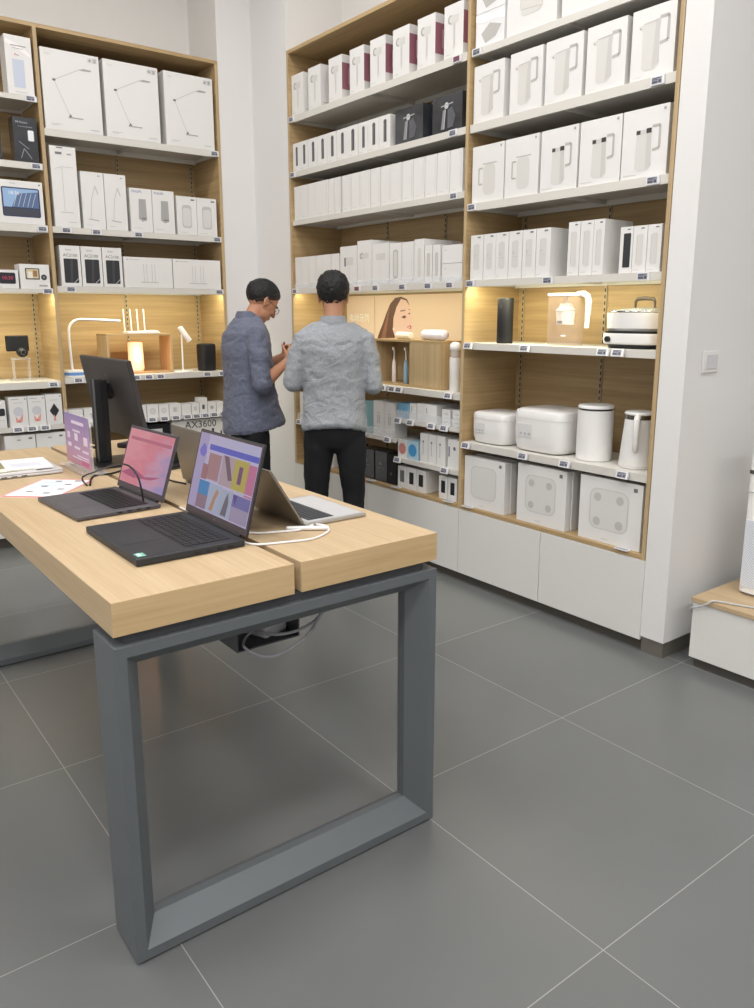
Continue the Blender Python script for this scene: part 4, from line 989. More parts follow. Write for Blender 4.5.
# ------------------------------------------------------------------ laptops
def laptop(loc, rz, W, D, lidH, lean, thick, body, deck, keyc, screen_mat, label, screen_prints=None, grp='open laptops on the table', back=None, bezel=BLACKP, bump=False):
    t = empty('laptop', loc, rz); tag(t, label, 'laptop', grp)
    h = thick
    base = MB().box(-W / 2, -D, .0015, W / 2, 0, h, body).build('base', t, bevel=.003)
    mb = MB(); mb.box(-W / 2 + .012, -D + .008, h, W / 2 - .012, -.014, h + .0004, deck)
    mb.build('deck', t)
    kb = MB(); kx0, kx1 = -W / 2 + .03, W / 2 - .03; ky1, ky0 = -.030, -D * .52
    kb.box(kx0 - .004, ky0 - .004, h + .0004, kx1 + .004, ky1 + .004, h + .0007, keyc)
    rows, cols = 6, 15; cw = (kx1 - kx0) / cols; ch = (ky1 - ky0) / rows
    for r in range(rows):
        c = 0
        while c < cols:
            span = 1
            if r == 0 and c == 4: span = 6
            elif r in (1, 2) and c == cols - 2: span = 2
            kb.box(kx0 + c * cw + .0012, ky0 + r * ch + .0012, h + .0007, kx0 + (c + span) * cw - .0012, ky0 + (r + 1) * ch - .0012, h + .0020, keyc)
            c += span
    kb.build('keyboard', t)
    MB().box(-.055, -D + .018, h + .0004, .055, -D * .52 - .016, h + .0007, deck if bump else body).build('touchpad', t)
    MB().tube([(-W / 2 + .03, .002, h + .001), (W / 2 - .03, .002, h + .001)], .005, BLACKP, n=10).build('hinge', t, smooth=True)
    sp = MB()
    for k in range(4):
        sp.box(W / 2 - .0003, -.05 - k * .03, .006, W / 2 + .0004, -.035 - k * .03, .011, BLACKM)
    sp.build('port', t)
    lid = empty('screen_lid', (0, .004, h + .001)); lid.parent = t; lid.rotation_euler = (-lean, 0, 0)
    lt = .006
    # lid shell is the part, picture and bezel are sub-parts
    bpy.data.objects.remove(lid)
    lm = MB().box(-W / 2, 0, 0, W / 2, lt, lidH, back or body).build('screen_lid', t, loc=(0, .004, h + .002), rot=(-lean, 0, 0), bevel=.002)
    MB().box(-W / 2 + .002, -.0012, .003, W / 2 - .002, 0, lidH - .003, bezel).build('bezel', lm)
    s0, s1 = .022, lidH - .009
    mb = MB(); mb.box(-W / 2 + .010, -.0018, s0, W / 2 - .010, -.0012, s1, screen_mat)
    mb.build('display', lm)
    if screen_prints:
        mb = MB()
        for k, (kind, a) in enumerate(screen_prints):
            col = a[-1]; y = -.0021 - .0001 * k
            U = lambda u: -W / 2 + .010 + u * (W - .020); V = lambda v: s0 + v * (s1 - s0)
            mt = mat('screen_%02x%02x%02x' % col, (12, 12, 12), .3, emit=col, estr=SCR)
            pts = a[0] if kind == 'poly' else [(a[0], a[1]), (a[2], a[1]), (a[2], a[3]), (a[0], a[3])]
            mb.add([(U(p[0]), y, V(p[1])) for p in pts], [tuple(range(len(pts)))], mt)
        mb.build('page_pictures', lm)
    mb = MB(); add_text(mb, 'mi' if W < .36 else 'mi', .010, 0, .008, -.0016, mat('logo_grey', (150, 140, 140), .4), align='c'); mb.build('logo', lm)
    return t
SCR = 1.0
pinkscr = gradient_screen('pink_wallpaper', [(.2, (240, 150, 165)), (.38, (232, 130, 150)), (.5, (215, 160, 190)), (.62, (180, 150, 200)), (.75, (150, 150, 205)), (.95, (110, 120, 190))], SCR, axis=(1.2, -1.4), noise=.55)
webscr = gradient_screen('web_page', [(.1, (206, 176, 214)), (.5, (196, 190, 226)), (.9, (186, 188, 222))], SCR, axis=(.5, .3), noise=.3)
DG = mat('dark_grey_metal', (88, 86, 90), .4, metal=.3); DG2 = mat('dark_grey_deck', (92, 90, 94), .45, metal=.3)
BL = mat('black_laptop', (44, 46, 50), .5); BL2 = mat('black_deck', (40, 42, 46), .45)
SG = mat('silver_metal', (182, 180, 176), .35, metal=.6); SG2 = mat('silver_deck', (206, 206, 206), .4, metal=.3)
KEY = mat('key_black', (26, 27, 31), .5)
page = [('rect', (.0, .0, .16, 1., (182, 168, 210))), ('rect', (.20, .80, 1.0, .875, (96, 98, 206))), ('poly', ([(.06, .70), (.03, .76), (.06, .82), (.10, .87), (.14, .82), (.16, .74), (.12, .68)], (128, 118, 214))),
        ('rect', (.22, .42, .43, .76, (178, 132, 138))), ('rect', (.14, .40, .24, .60, (168, 112, 124))), ('rect', (.45, .40, .66, .78, (190, 164, 176))), ('poly', ([(.47, .78), (.55, .78), (.66, .50), (.60, .48)], (122, 92, 110))),
        ('rect', (.66, .38, .88, .78, (196, 178, 84))), ('rect', (.74, .48, .80, .70, (122, 72, 124))), ('rect', (.88, .36, 1.0, .76, (206, 120, 160))),
        ('rect', (.14, .20, .32, .39, (62, 138, 200))), ('rect', (.14, .02, .32, .20, (150, 120, 140))), ('rect', (.33, .02, .52, .38, (178, 188, 214))), ('poly', ([(.38, .04), (.42, .22), (.46, .34), (.50, .30), (.46, .18), (.44, .04)], (196, 140, 112))),
        ('rect', (.53, .02, .72, .36, (176, 184, 206))), ('poly', ([(.58, .04), (.62, .26), (.65, .34), (.68, .22), (.67, .04)], (112, 104, 122))), ('rect', (.73, .20, 1.0, .35, (118, 112, 176))), ('rect', (.73, .02, 1.0, .20, (170, 156, 186))), ('poly', ([(.73, .35), (.80, .35), (.78, .22)], (88, 70, 140))),
        ('rect', (.14, .385, 1.0, .40, (206, 200, 232)))]
bl = laptop((.925, 1.993, T0), -PI / 2, .385, .29, .250, math.radians(15), .020, BL, BL2, KEY, webscr, 'large black open laptop showing a web page of coloured pictures', page, bezel=mat('brown_bezel', (70, 58, 62), .35))
o = MB().box(.145, -.28, .0204, .175, -.258, .0209, mat('green_sticker', (120, 190, 170), .4)).build('sticker', bl); o['label'] = 'pale green sticker'
o = MB().box(.150, -.276, .0209, .170, -.268, .0213, mat('sticker_text', (235, 245, 240), .4)).build('sticker', bl); o['label'] = 'white lettering strip'
pink_prints = [('rect', (.05, .80, .97, .86, (205, 110, 135))), ('poly', ([(.0, .16), (.25, .30), (.55, .20), (.9, .28), (.7, .18), (.3, .12)], (190, 90, 130)))]
laptop((.903, 2.510, T0), -PI / 2 + math.radians(3.4), .348, .262, .216, math.radians(18), .014, DG, DG2, KEY, pinkscr, 'dark grey open laptop with a pink and violet wallpaper', pink_prints, bezel=mat('dark_bezel', (62, 50, 56), .35))
laptop((1.150, 2.016, T0), PI / 2, .305, .215, .196, math.radians(32), .012, SG, SG2, mat('key_grey', (62, 64, 68), .5), webscr, 'silver open laptop seen from behind at the right edge of the table', bump=True, back=mat('silver_lid', (150, 144, 134), .35, metal=.6))
laptop((1.140, 2.505, T0), PI / 2, .325, .215, .205, math.radians(10), .012, SG, SG2, KEY, webscr, 'grey-lidded open laptop seen from behind, half hidden by the large black one', back=mat('silver_lid', (150, 144, 134), .35, metal=.6))

# closed silver laptop with leaflets on top
t = empty('closed_laptop', (.665, 3.235, T0)); tag(t, 'closed silver laptop at the left edge, under a pile of leaflets', 'laptop')
MB().box(-.17, -.135, .002, .17, .135, .013, SG2).build('base', t, bevel=.004)
MB().box(-.17, -.135, .0132, .17, .135, .019, SG2).build('screen_lid', t, bevel=.002)
mb = MB()
for k in range(3): mb.box(-.05 + k * .035, -.1353, .005, -.03 + k * .035, -.1349, .009, BLACKM)
mb.build('port', t)
PAPER = mat('white_paper', (238, 238, 236), .6)
def leaflet(loc, rz, w, h, th, prints, label):
    t = MB().box(-w / 2, -h / 2, 0, w / 2, h / 2, th, PAPER)
    for k, (x0, y0, x1, y1, c) in enumerate(prints):
        t.box(x0 * w - w / 2, y0 * h - h / 2, th, x1 * w - w / 2, y1 * h - h / 2, th + .0002 + .0001 * k, ink(c))
    o = t.build('leaflet', loc=loc, rot=(0, 0, rz)); return tag(o, label, 'leaflet')
leaflet((.635, 3.235, T0 + .0192), .06, .20, .25, .004, [(.0, .0, 1, 1, (140, 134, 96)), (.25, .08, .75, .35, (226, 226, 216))], 'olive green leaflet on the closed silver laptop')
leaflet((.735, 3.238, T0 + .0236), -.10, .16, .23, .005, [(.1, .1, .9, .9, (226, 228, 232)), (.15, .2, .8, .55, (208, 212, 220))], 'white leaflet lying over the olive green one')
# red-bordered product sheet partly under the laptop
pr = [(.0, .0, 1, .05, (216, 108, 118)), (.0, .0, .04, 1, (226, 150, 155)), (.96, 0, 1, 1, (222, 120, 128)), (0, .97, 1, 1, (226, 150, 155))]
for u, v in ((.25, .25), (.6, .2), (.7, .42), (.3, .55), (.65, .68), (.35, .85), (.7, .88)):
    pr.append((u, v, u + .12, v + .05, (110, 112, 124)))
for v in (.14, .36, .48, .62, .78): pr.append((.15, v, .55, v + .012, (176, 206, 220)))
leaflet((.716, 2.855, T0), math.radians(-42), .195, .290, .001, pr, 'red-bordered white product sheet lying beside the dark grey laptop')

# ------------------------------------------------------------------ monitor seen from behind
t = empty('monitor', (1.045, 3.20, T0)); tag(t, 'black computer monitor on a pole stand, seen from behind', 'monitor')
MB().box(-.085, -.12, 0, .115, .12, .010, BLACKP).build('base_plate', t, bevel=.004)
mb = MB(); mb.box(-.046, -.028, .010, -.018, .028, .345, BLACKM); mb.box(-.0175, -.022, .010, .006, .022, .340, BLACKP); mb.build('pole', t, bevel=.003)
o = MB().box(-.0475, -.028, .012, -.0462, -.006, .344, mat('pole_sheen', (66, 74, 78), .3)).build('pole_sheen_strip', t)  # lighter strip along the pole, its sheen put into the colour
mb = MB(); mb.box(-.052, .02, .080, -.04, .06, .086, BLACKP); mb.box(-.052, .02, .062, -.04, .06, .068, BLACKP); mb.build('cable_clip', t)
mb = MB(); mb.tube([(.004, .0, .300), (.028, .01, .290)], [.028, .034], BLACKP, n=14); mb.build('arm', t, smooth=True)
TT = Euler((math.radians(-10.5), 0, math.radians(-89 + 180)), 'XYZ')
pm = MB().box(-.27, -.010, -.16, .27, .008, .16, mat('monitor_back', (58, 55, 54), .5)).build('panel', t, loc=(.040, .02, .268), rot=TT, bevel=.004)
MB().box(-.262, -.0125, -.150, .262, -.0102, .155, mat('screen_faint_glow', (40, 60, 90), .2, emit=(90, 130, 180), estr=.3)).build('display', pm)  # display material emits a faint blue glow
mb = MB(); mb.torus((0, .009, .08), .012, .001, mat('logo_dark', (90, 88, 86), .4), axis='Y', n=16, k=5); mb.build('logo', pm)

# acrylic sign
t = empty('acrylic_sign', (.905, 3.14, T0)); tag(t, 'clear acrylic sign holder with a mauve poster card between leaflets and monitor', 'sign')
MB().box(-.035, -.18, 0, .055, .135, .012, ACRYL).build('base', t, bevel=.002)
MB().box(-.003, -.18, .0122, .003, .135, .222, ACRYL).build('panel', t)
def mauve():
    m = bpy.data.materials.new('mauve_print'); m.use_nodes = True; nt = m.node_tree; b = nt.nodes['Principled BSDF']
    tc = nt.nodes.new('ShaderNodeTexCoord'); sx = nt.nodes.new('ShaderNodeSeparateXYZ'); cr = nt.nodes.new('ShaderNodeValToRGB')
    nt.links.new(tc.outputs['Object'], sx.inputs['Vector']); mr = nt.nodes.new('ShaderNodeMapRange'); mr.inputs['From Min'].default_value = .012; mr.inputs['From Max'].default_value = .21
    nt.links.new(sx.outputs['Z'], mr.inputs['Value']); nt.links.new(mr.outputs['Result'], cr.inputs['Fac'])
    cr.color_ramp.elements[0].color = hexc(200, 140, 160); cr.color_ramp.elements[1].color = hexc(148, 128, 176)
    e = cr.color_ramp.elements.new(.35); e.color = hexc(176, 140, 172)
    nt.links.new(cr.outputs['Color'], b.inputs['Base Color']); b.inputs['Roughness'].default_value = .4
    return m
mb = MB(); mb.box(-.0042, -.172, .020, -.0032, .128, .216, mauve())
TT = Matrix.Translation((-.0046, .175, 0)) @ Matrix.Rotation(-PI / 2, 4, 'Z')
mw = ink((222, 210, 226))
add_text(mb, '1.5米手机', .026, .12, .178, 0, mw, T=TT, bold=.0006) if False else None
for (a, b, c, d) in ((.10, .180, .25, .192), (.11, .150, .20, .157), (.04, .118, .07, .142), (.13, .116, .17, .144), (.24, .108, .285, .14), (.04, .085, .08, .100), (.12, .083, .19, .092), (.22, .078, .29, .086), (.15, .055, .29, .060), (.09, .045, .29, .050)):
    mb.box(-.0046, .14 - a, b, -.0042, .14 - c, d, mw)
mb.box(-.0047, -.15, .028, -.0042, -.06, .046, ink((196, 110, 150)))
mb.build('poster_card', t)

# small black device further back on the right-hand top, cables
t = empty('power_bank', (1.26, 3.55, T0), .5); tag(t, 'small black device on the table top just behind the monitor', 'device')
MB().box(-.05, -.035, .0, .05, .035, .022, BLACKM).build('body', t, bevel=.005)
MB().lathe([(.001, 0), (.006, 0), (.006, .001), (.001, .001)], STEEL, c=(.03, 0, .022), n=12).build('button', t)
t = empty('charging_stand', (1.24, 2.99, T0), .2); tag(t, 'black stand on the table between the dark grey laptop and the grey-lidded one', 'stand')
MB().box(-.05, -.05, 0, .05, .05, .012, BLACKM).build('base', t, bevel=.003)
MB().box(-.035, .0, .012, .035, .014, .10, BLACKM).build('back_rest', t, bevel=.003)
cable([(1.185, 1.862, .908), (1.20, 1.835, .9055), (1.175, 1.785, .9055), (1.10, 1.748, .9055), (1.02, 1.765, .9055), (.955, 1.79, .9055), (.935, 1.85, .9055), (.965, 1.93, .9055)], .0030, CABW, 'white cable looping from the silver laptop towards the black one')
cable([(1.17, 1.855, .910), (1.12, 1.845, .9058), (1.06, 1.865, .9055), (1.00, 1.895, .9055), (.965, 1.97, .9055), (.955, 2.2, .9055)], .0030, CABW, 'white cable lying just behind the black laptop screen')
t = MB(); t.capsule([(1.095, 1.868, .909), (1.185, 1.806, .909)], .0065, CABW, n=10); tag(t.build('cable_plug', smooth=True), 'white cable connector lying below the silver laptop', 'plug')
cable([(.96, 2.30, .9055), (.965, 2.24, .9055), (1.0, 2.20, .9055), (1.05, 2.22, .9055), (1.08, 2.27, .9055)], .0030, CABW, 'short white cable behind the hinge of the black laptop')
cable([(1.12, 2.62, .9055), (1.10, 2.74, .9055), (1.15, 2.88, .9055), (1.24, 2.92, .9055)], .0032, CABB, 'black cable lying between the two inner laptops')
cable([(.83, 2.80, .9062), (.845, 2.90, .9065), (.86, 2.93, .915), (.86, 2.80, .951), (.86, 2.66, .990), (.862, 2.55, 1.017), (.864, 2.457, 1.024), (.868, 2.40, 1.000), (.872, 2.385, .960), (.876, 2.385, .921)], .0030, CABB, 'black cable arching up beside the dark grey laptop screen')
cable([(.84, 2.80, .9062), (.90, 2.95, .9060), (.975, 2.965, .9060), (1.05, 3.02, .9060)], .0034, CABB, 'black cable running from the laptop to the monitor base')
cable([(.93, 2.74, .9055), (.98, 2.86, .9055), (1.03, 2.98, .9055), (1.12, 2.98, .9055), (1.14, 2.84, .9055)], .0030, CABW, 'white cable curling in front of the monitor base')
t = empty('card_holder', (.985, 2.80, T0)) if False else None

# ------------------------------------------------------------------ right corner: plinth, purifier, switch
t = empty('display_plinth', (3.3, .9, 0)); tag(t, 'low white plinth with an oak top against the side wall, air purifier on it', 'plinth')
L0 = (-3.3, -.9, 0)
MB().box(3.005, -.10, .045, 3.62, 1.732, .297, DOOR).build('body', t, loc=L0, bevel=.002)
MB().box(2.998, -.11, .2975, 3.63, 1.738, .318, TOPW).build('top_panel', t, loc=L0, bevel=.0015)
MB().box(3.03, -.08, .0, 3.6, 1.72, .0445, KICK).build('base', t, loc=L0)
t = empty('air_purifier', (3.325, 1.518, .3185), ROT_B); tag(t, 'tall white air purifier with perforated lower grille, cut by the right edge', 'air purifier')
mb = MB(); w = .13
def grille():
    m = bpy.data.materials.new('perforated_white'); m.use_nodes = True; nt = m.node_tree; b = nt.nodes['Principled BSDF']; b.inputs['Roughness'].default_value = .5
    tc = nt.nodes.new('ShaderNodeTexCoord'); mp = nt.nodes.new('ShaderNodeMapping'); mp.inputs['Rotation'].default_value = (0, PI / 4, 0); mp.inputs['Scale'].default_value = (120, 120, 120)
    v = nt.nodes.new('ShaderNodeTexVoronoi'); v.inputs['Randomness'].default_value = 0; v.inputs['Scale'].default_value = 1
    cr = nt.nodes.new('ShaderNodeValToRGB'); cr.color_ramp.elements[0].position = .28; cr.color_ramp.elements[0].color = hexc(160, 167, 180); cr.color_ramp.elements[1].position = .36; cr.color_ramp.elements[1].color = hexc(222, 226, 232)
    nt.links.new(tc.outputs['Object'], mp.inputs['Vector']); nt.links.new(mp.outputs['Vector'], v.inputs['Vector']); nt.links.new(v.outputs['Distance'], cr.inputs['Fac']); nt.links.new(cr.outputs['Color'], b.inputs['Base Color'])
    return m
mb.lathe([(.001, .012), (w, .012), (w, .70), (w - .01, .712), (.001, .712)], WHITEP, e=9, n=48); mb.build('body', t, smooth=True)
MB().box(-w + .014, -w - .0015, .035, w - .014, -w + .004, .33, grille()).build('grille', t, bevel=.001)
MB().box(-w + .002, -w - .0015, .45, w - .002, -w + .004, .453, mat('seam_grey', (170, 172, 176), .5)).build('seam', t)
MB().box(-w + .01, -w - .002, .53, w - .01, -w + .004, .545, mat('dark_gap', (70, 68, 66), .5)).build('air_slot', t)
MB().lathe([(.001, 0), (w - .012, 0), (w - .012, .0118), (.001, .0118)], mat('grey_foot', (150, 150, 150), .5), e=9, n=40).build('base', t)
cable([(3.19, 1.36, .3230), (3.10, 1.45, .3230), (3.05, 1.55, .3230), (3.02, 1.62, .3245), (2.997, 1.642, .3250), (2.986, 1.662, .308), (2.988, 1.70, .285), (2.993, 1.728, .272), (3.003, 1.742, .258), (3.04, 1.750, .23)], .0042, mat('pale_cable', (190, 190, 188), .5), 'pale power cable trailing over the edge of the plinth')
t = empty('wall_switch', (3.143, 1.8345, 1.305)); tag(t, 'square white light switch on the side wall', 'switch')
MB().box(-.058, -.009, -.046, .058, 0, .046, WHITEM).build('plate', t, bevel=.003)
MB().box(-.034, -.013, -.030, .046, -.0092, .030, mat('switch_grey', (206, 206, 208), .4)).build('rocker', t, bevel=.002)
# ------------------------------------------------------------------ people
def solid(mb, name, mats, voxel, parent, smooth=2, disp=None, T=None, dec=None):
    """weld overlapping closed volumes into ONE continuous skin"""
    me = mb.mesh(name); me.materials.clear()
    ob = bpy.data.objects.new(name, me); C.objects.link(ob)
    r = ob.modifiers.new('weld', 'REMESH'); r.mode = 'VOXEL'; r.voxel_size = voxel; r.adaptivity = 0
    if smooth:
        q = ob.modifiers.new('sm', 'SMOOTH'); q.iterations = smooth; q.factor = .5
    if disp:
        for (sc_, st) in disp:
            tx = bpy.data.textures.new('folds', 'CLOUDS'); tx.noise_scale = sc_; tx.noise_depth = 2
            d = ob.modifiers.new('fold', 'DISPLACE'); d.texture = tx; d.strength = st; d.mid_level = .5; d.texture_coords = 'LOCAL'
    dg = bpy.context.evaluated_depsgraph_get(); dg.update()
    m2 = bpy.data.meshes.new_from_object(ob.evaluated_get(dg))
    bpy.data.objects.remove(ob)
    o = bpy.data.objects.new(name, m2); C.objects.link(o); o.parent = parent
    m2.materials.clear(); m2.materials.append(mats)
    for p in m2.polygons: p.use_smooth = True
    return o

def oval(z, hw, hd, yc=0.0, xc=0.0, n=28, e=2.3, tiltz=0.0):
    pts = []
    for j in range(n):
        a = 2 * PI * j / n; ca, sa = math.cos(a), math.sin(a)
        x = abs(ca) ** (2 / e) * (1 if ca >= 0 else -1) * hw; y = abs(sa) ** (2 / e) * (1 if sa >= 0 else -1) * hd
        pts.append((xc + x, yc + y, z + tiltz * y))
    return pts

SKIN = mat('skin', (196, 146, 116), .5, noise=.03, nscale=20)
SKIN2 = mat('skin_tan', (190, 138, 108), .5, noise=.03, nscale=20)
HAIRM = mat('black_hair', (20, 19, 21), .5, bump=.8, bscale=120)
HAIRS = mat('clipped_hair', (62, 50, 46), .7, bump=.5, bscale=200)

def hand(mb, wrist, fwd, palm_n, size=1.0, curl=0.6, thumb_side=1):
    """palm plus five unequal bent fingers; fwd = direction of the fingers, palm_n = direction the palm faces"""
    f = Vector(fwd).normalized(); n = Vector(palm_n).normalized(); n = (n - f * n.dot(f)).normalized(); s = f.cross(n).normalized() * thumb_side
    w = Vector(wrist)
    for k in range(5):
        q = w + f * (.012 + .016 * k) * size
        for u in (-1, 0, 1):
            mb.ellip(q + s * u * (.018 + .003 * k) * size, (.015 * size,) * 3, None, n=10, k=6)
    base = w + f * .085 * size
    for i, (off, ln) in enumerate(((.030, .070), (.010, .080), (-.011, .074), (-.030, .058))):
        p = base + s * off * size; d = f.copy(); pts = [p - f * .02]; seg = ln * size / 3; ang = 0
        for j in range(3):
            pts.append(p.copy()); ang += curl * (0.75 if j == 0 else 1.0)
            d = (f * math.cos(ang) + n * math.sin(ang)).normalized(); p = p + d * seg * (1.25 if j == 0 else .95)
        pts.append(p)
        mb.capsule(pts, [.0092 * size, .0092 * size, .0085 * size, .008 * size, .0068 * size], None, n=10)
    p = w + f * .022 * size + s * .026 * size
    d = (s * .75 + f * .6 + n * .35).normalized(); pts = [p - d * .01]
    for j in range(3):
        pts.append(p.copy()); p = p + d * .026 * size; d = (d + n * .35 * curl + f * .35).normalized()
    pts.append(p); mb.capsule(pts, [.012 * size, .0125 * size, .0105 * size, .0095 * size, .0075 * size], None, n=10)

def head_parts(mb, M):
    def E(c, r): mb.ellip((0, 0, 0), r, None, T=M @ Matrix.Translation(c), n=22, k=14)
    E((0, -.014, .035), (.076, .096, .083)); E((0, -.045, .01), (.068, .060, .068))
    E((0, .022, .0), (.067, .070, .080)); E((0, .030, -.050), (.057, .056, .060)); E((0, .052, -.088), (.033, .032, .022))
    E((0, .072, .022), (.048, .018, .013)); E((.034, .062, -.025), (.022, .020, .020)); E((-.034, .062, -.025), (.022, .020, .020))
    mb.capsule([M @ Vector((0, .083, .012)), M @ Vector((0, .098, -.008)), M @ Vector((0, .106, -.026))], [.008, .010, .0125], None)
    E((.011, .094, -.030), (.009, .009, .007)); E((-.011, .094, -.030), (.009, .009, .007))
    E((0, .086, -.056), (.024, .010, .0065)); E((0, .084, -.067), (.020, .010, .0065)); E((0, .086, -.046), (.012, .006, .010))
    for s in (-1, 1):
        EM = M @ Matrix.Translation((s * .077, -.008, -.004)) @ Matrix.Rotation(s * .30, 4, 'Z') @ Matrix.Rotation(-.15, 4, 'X')
        mb.torus((0, 0, .006), .019, .006, None, T=EM @ Matrix.Diagonal((1, 1, 1.45, 1)), axis='X', n=20, k=8)
        mb.ellip((0, -.002, .0), (.006, .014, .024), None, T=EM, n=12, k=8); mb.ellip((0, .002, -.027), (.006, .009, .009), None, T=EM, n=12, k=8)

def hair_cap(M, parent, front, side, back, thick, tex, name, m, lift=1.0, tuft=0.0, voxel=.004):
    """closed cap of hair following the skull down to a hairline that differs front, side and back"""
    mb = MB(); n = 48; k = 30; R = []
    for i in range(1, k):
        th = PI * i / k; ring = []
        for j in range(n):
            a = 2 * PI * j / n; d = Vector((math.sin(th) * math.sin(a), math.sin(th) * math.cos(a), math.cos(th)))
            fy = math.cos(a)       # 1 = front, -1 = back
            line = front * max(0, fy) ** .7 + side * (1 - abs(fy)) + back * max(0, -fy)
            p = Vector((d.x * .079, d.y * .097 - .016, d.z * .086 + .033))
            if d.y < 0: p.y -= .012 * max(0, math.sin(th)) * (1 if d.z < .3 else .4)
            t = (p.z - line) / .02; t = max(0, min(1, t))
            g = thick * (.55 + .45 * max(0, d.z)) * lift * (1 + tuft * max(0, d.z) * math.sin(5 * a + 1) ** 2)
            q = p + d * (g * t - .016 * (1 - t))
            if t <= 0: q.z = max(q.z, line - .014)
            ring.append(q)
        R.append(ring)
    mb.rings(R, None, T=M)
    return solid(mb, name, m, voxel, parent, smooth=1, disp=tex)

def trousers(mb, hip, legs, belt=.97):
    mb.rings([oval(belt, .150, .105, hip.y), oval(.90, .160, .112, hip.y - .005), oval(.84, .166, .112, hip.y - .006), oval(.80, .164, .104, hip.y - .004), oval(.76, .150, .092, hip.y), oval(.735, .08, .05, hip.y)], None)
    for (h, k, a) in legs:
        h, k, a = Vector(h), Vector(k), Vector(a)
        mb.capsule([h + Vector((0, 0, .05)), h - Vector((0, 0, .06)), (h * .5 + k * .5), k + Vector((0, .008, .02)), k - Vector((0, -.004, .06)), (k * .45 + a * .55) - Vector((0, .012, 0)), a + Vector((0, 0, .03))],
                   [.080, .092, .080, .067, .063, .060, .056], None, n=18)

def shoes(parent, ank, rz, col):
    for a, r in zip(ank, rz):
        T = Matrix.Translation((a[0], a[1], 0)) @ Matrix.Rotation(r, 4, 'Z')
        mb = MB(); mb.rings([[(T @ Vector((x * w, y * l + yc, z))) for x, y in [(math.cos(2 * PI * j / 24), math.sin(2 * PI * j / 24)) for j in range(24)]] for z, w, l, yc in
                             ((.020, .046, .135, .045), (.035, .046, .134, .045), (.055, .043, .125, .04), (.075, .036, .085, .01), (.100, .036, .050, -.02))], col)
        o = mb.build('shoe', parent, smooth=True)
        sb = MB(); sb.rings([[(T @ Vector((x * w, y * l + .045, z))) for x, y in [(math.cos(2 * PI * j / 24), math.sin(2 * PI * j / 24)) for j in range(24)]] for z, w, l in ((0, .046, .136), (.019, .048, .138))], mat('sole_white', (205, 205, 205), .6))
        sb.build('sole', o, smooth=True)

CHAM = fabric('grey_blue_shirt', (98, 103, 120), (112, 117, 134), 260, .5, streak=(1, 1, .25))
PALE = fabric('pale_grey_shirt', (146, 150, 155), (162, 166, 171), 240, .55, streak=(1, 1, .3))
NAVY = mat('black_trouser_cloth', (17, 18, 22), .85, bump=.2, bscale=14)

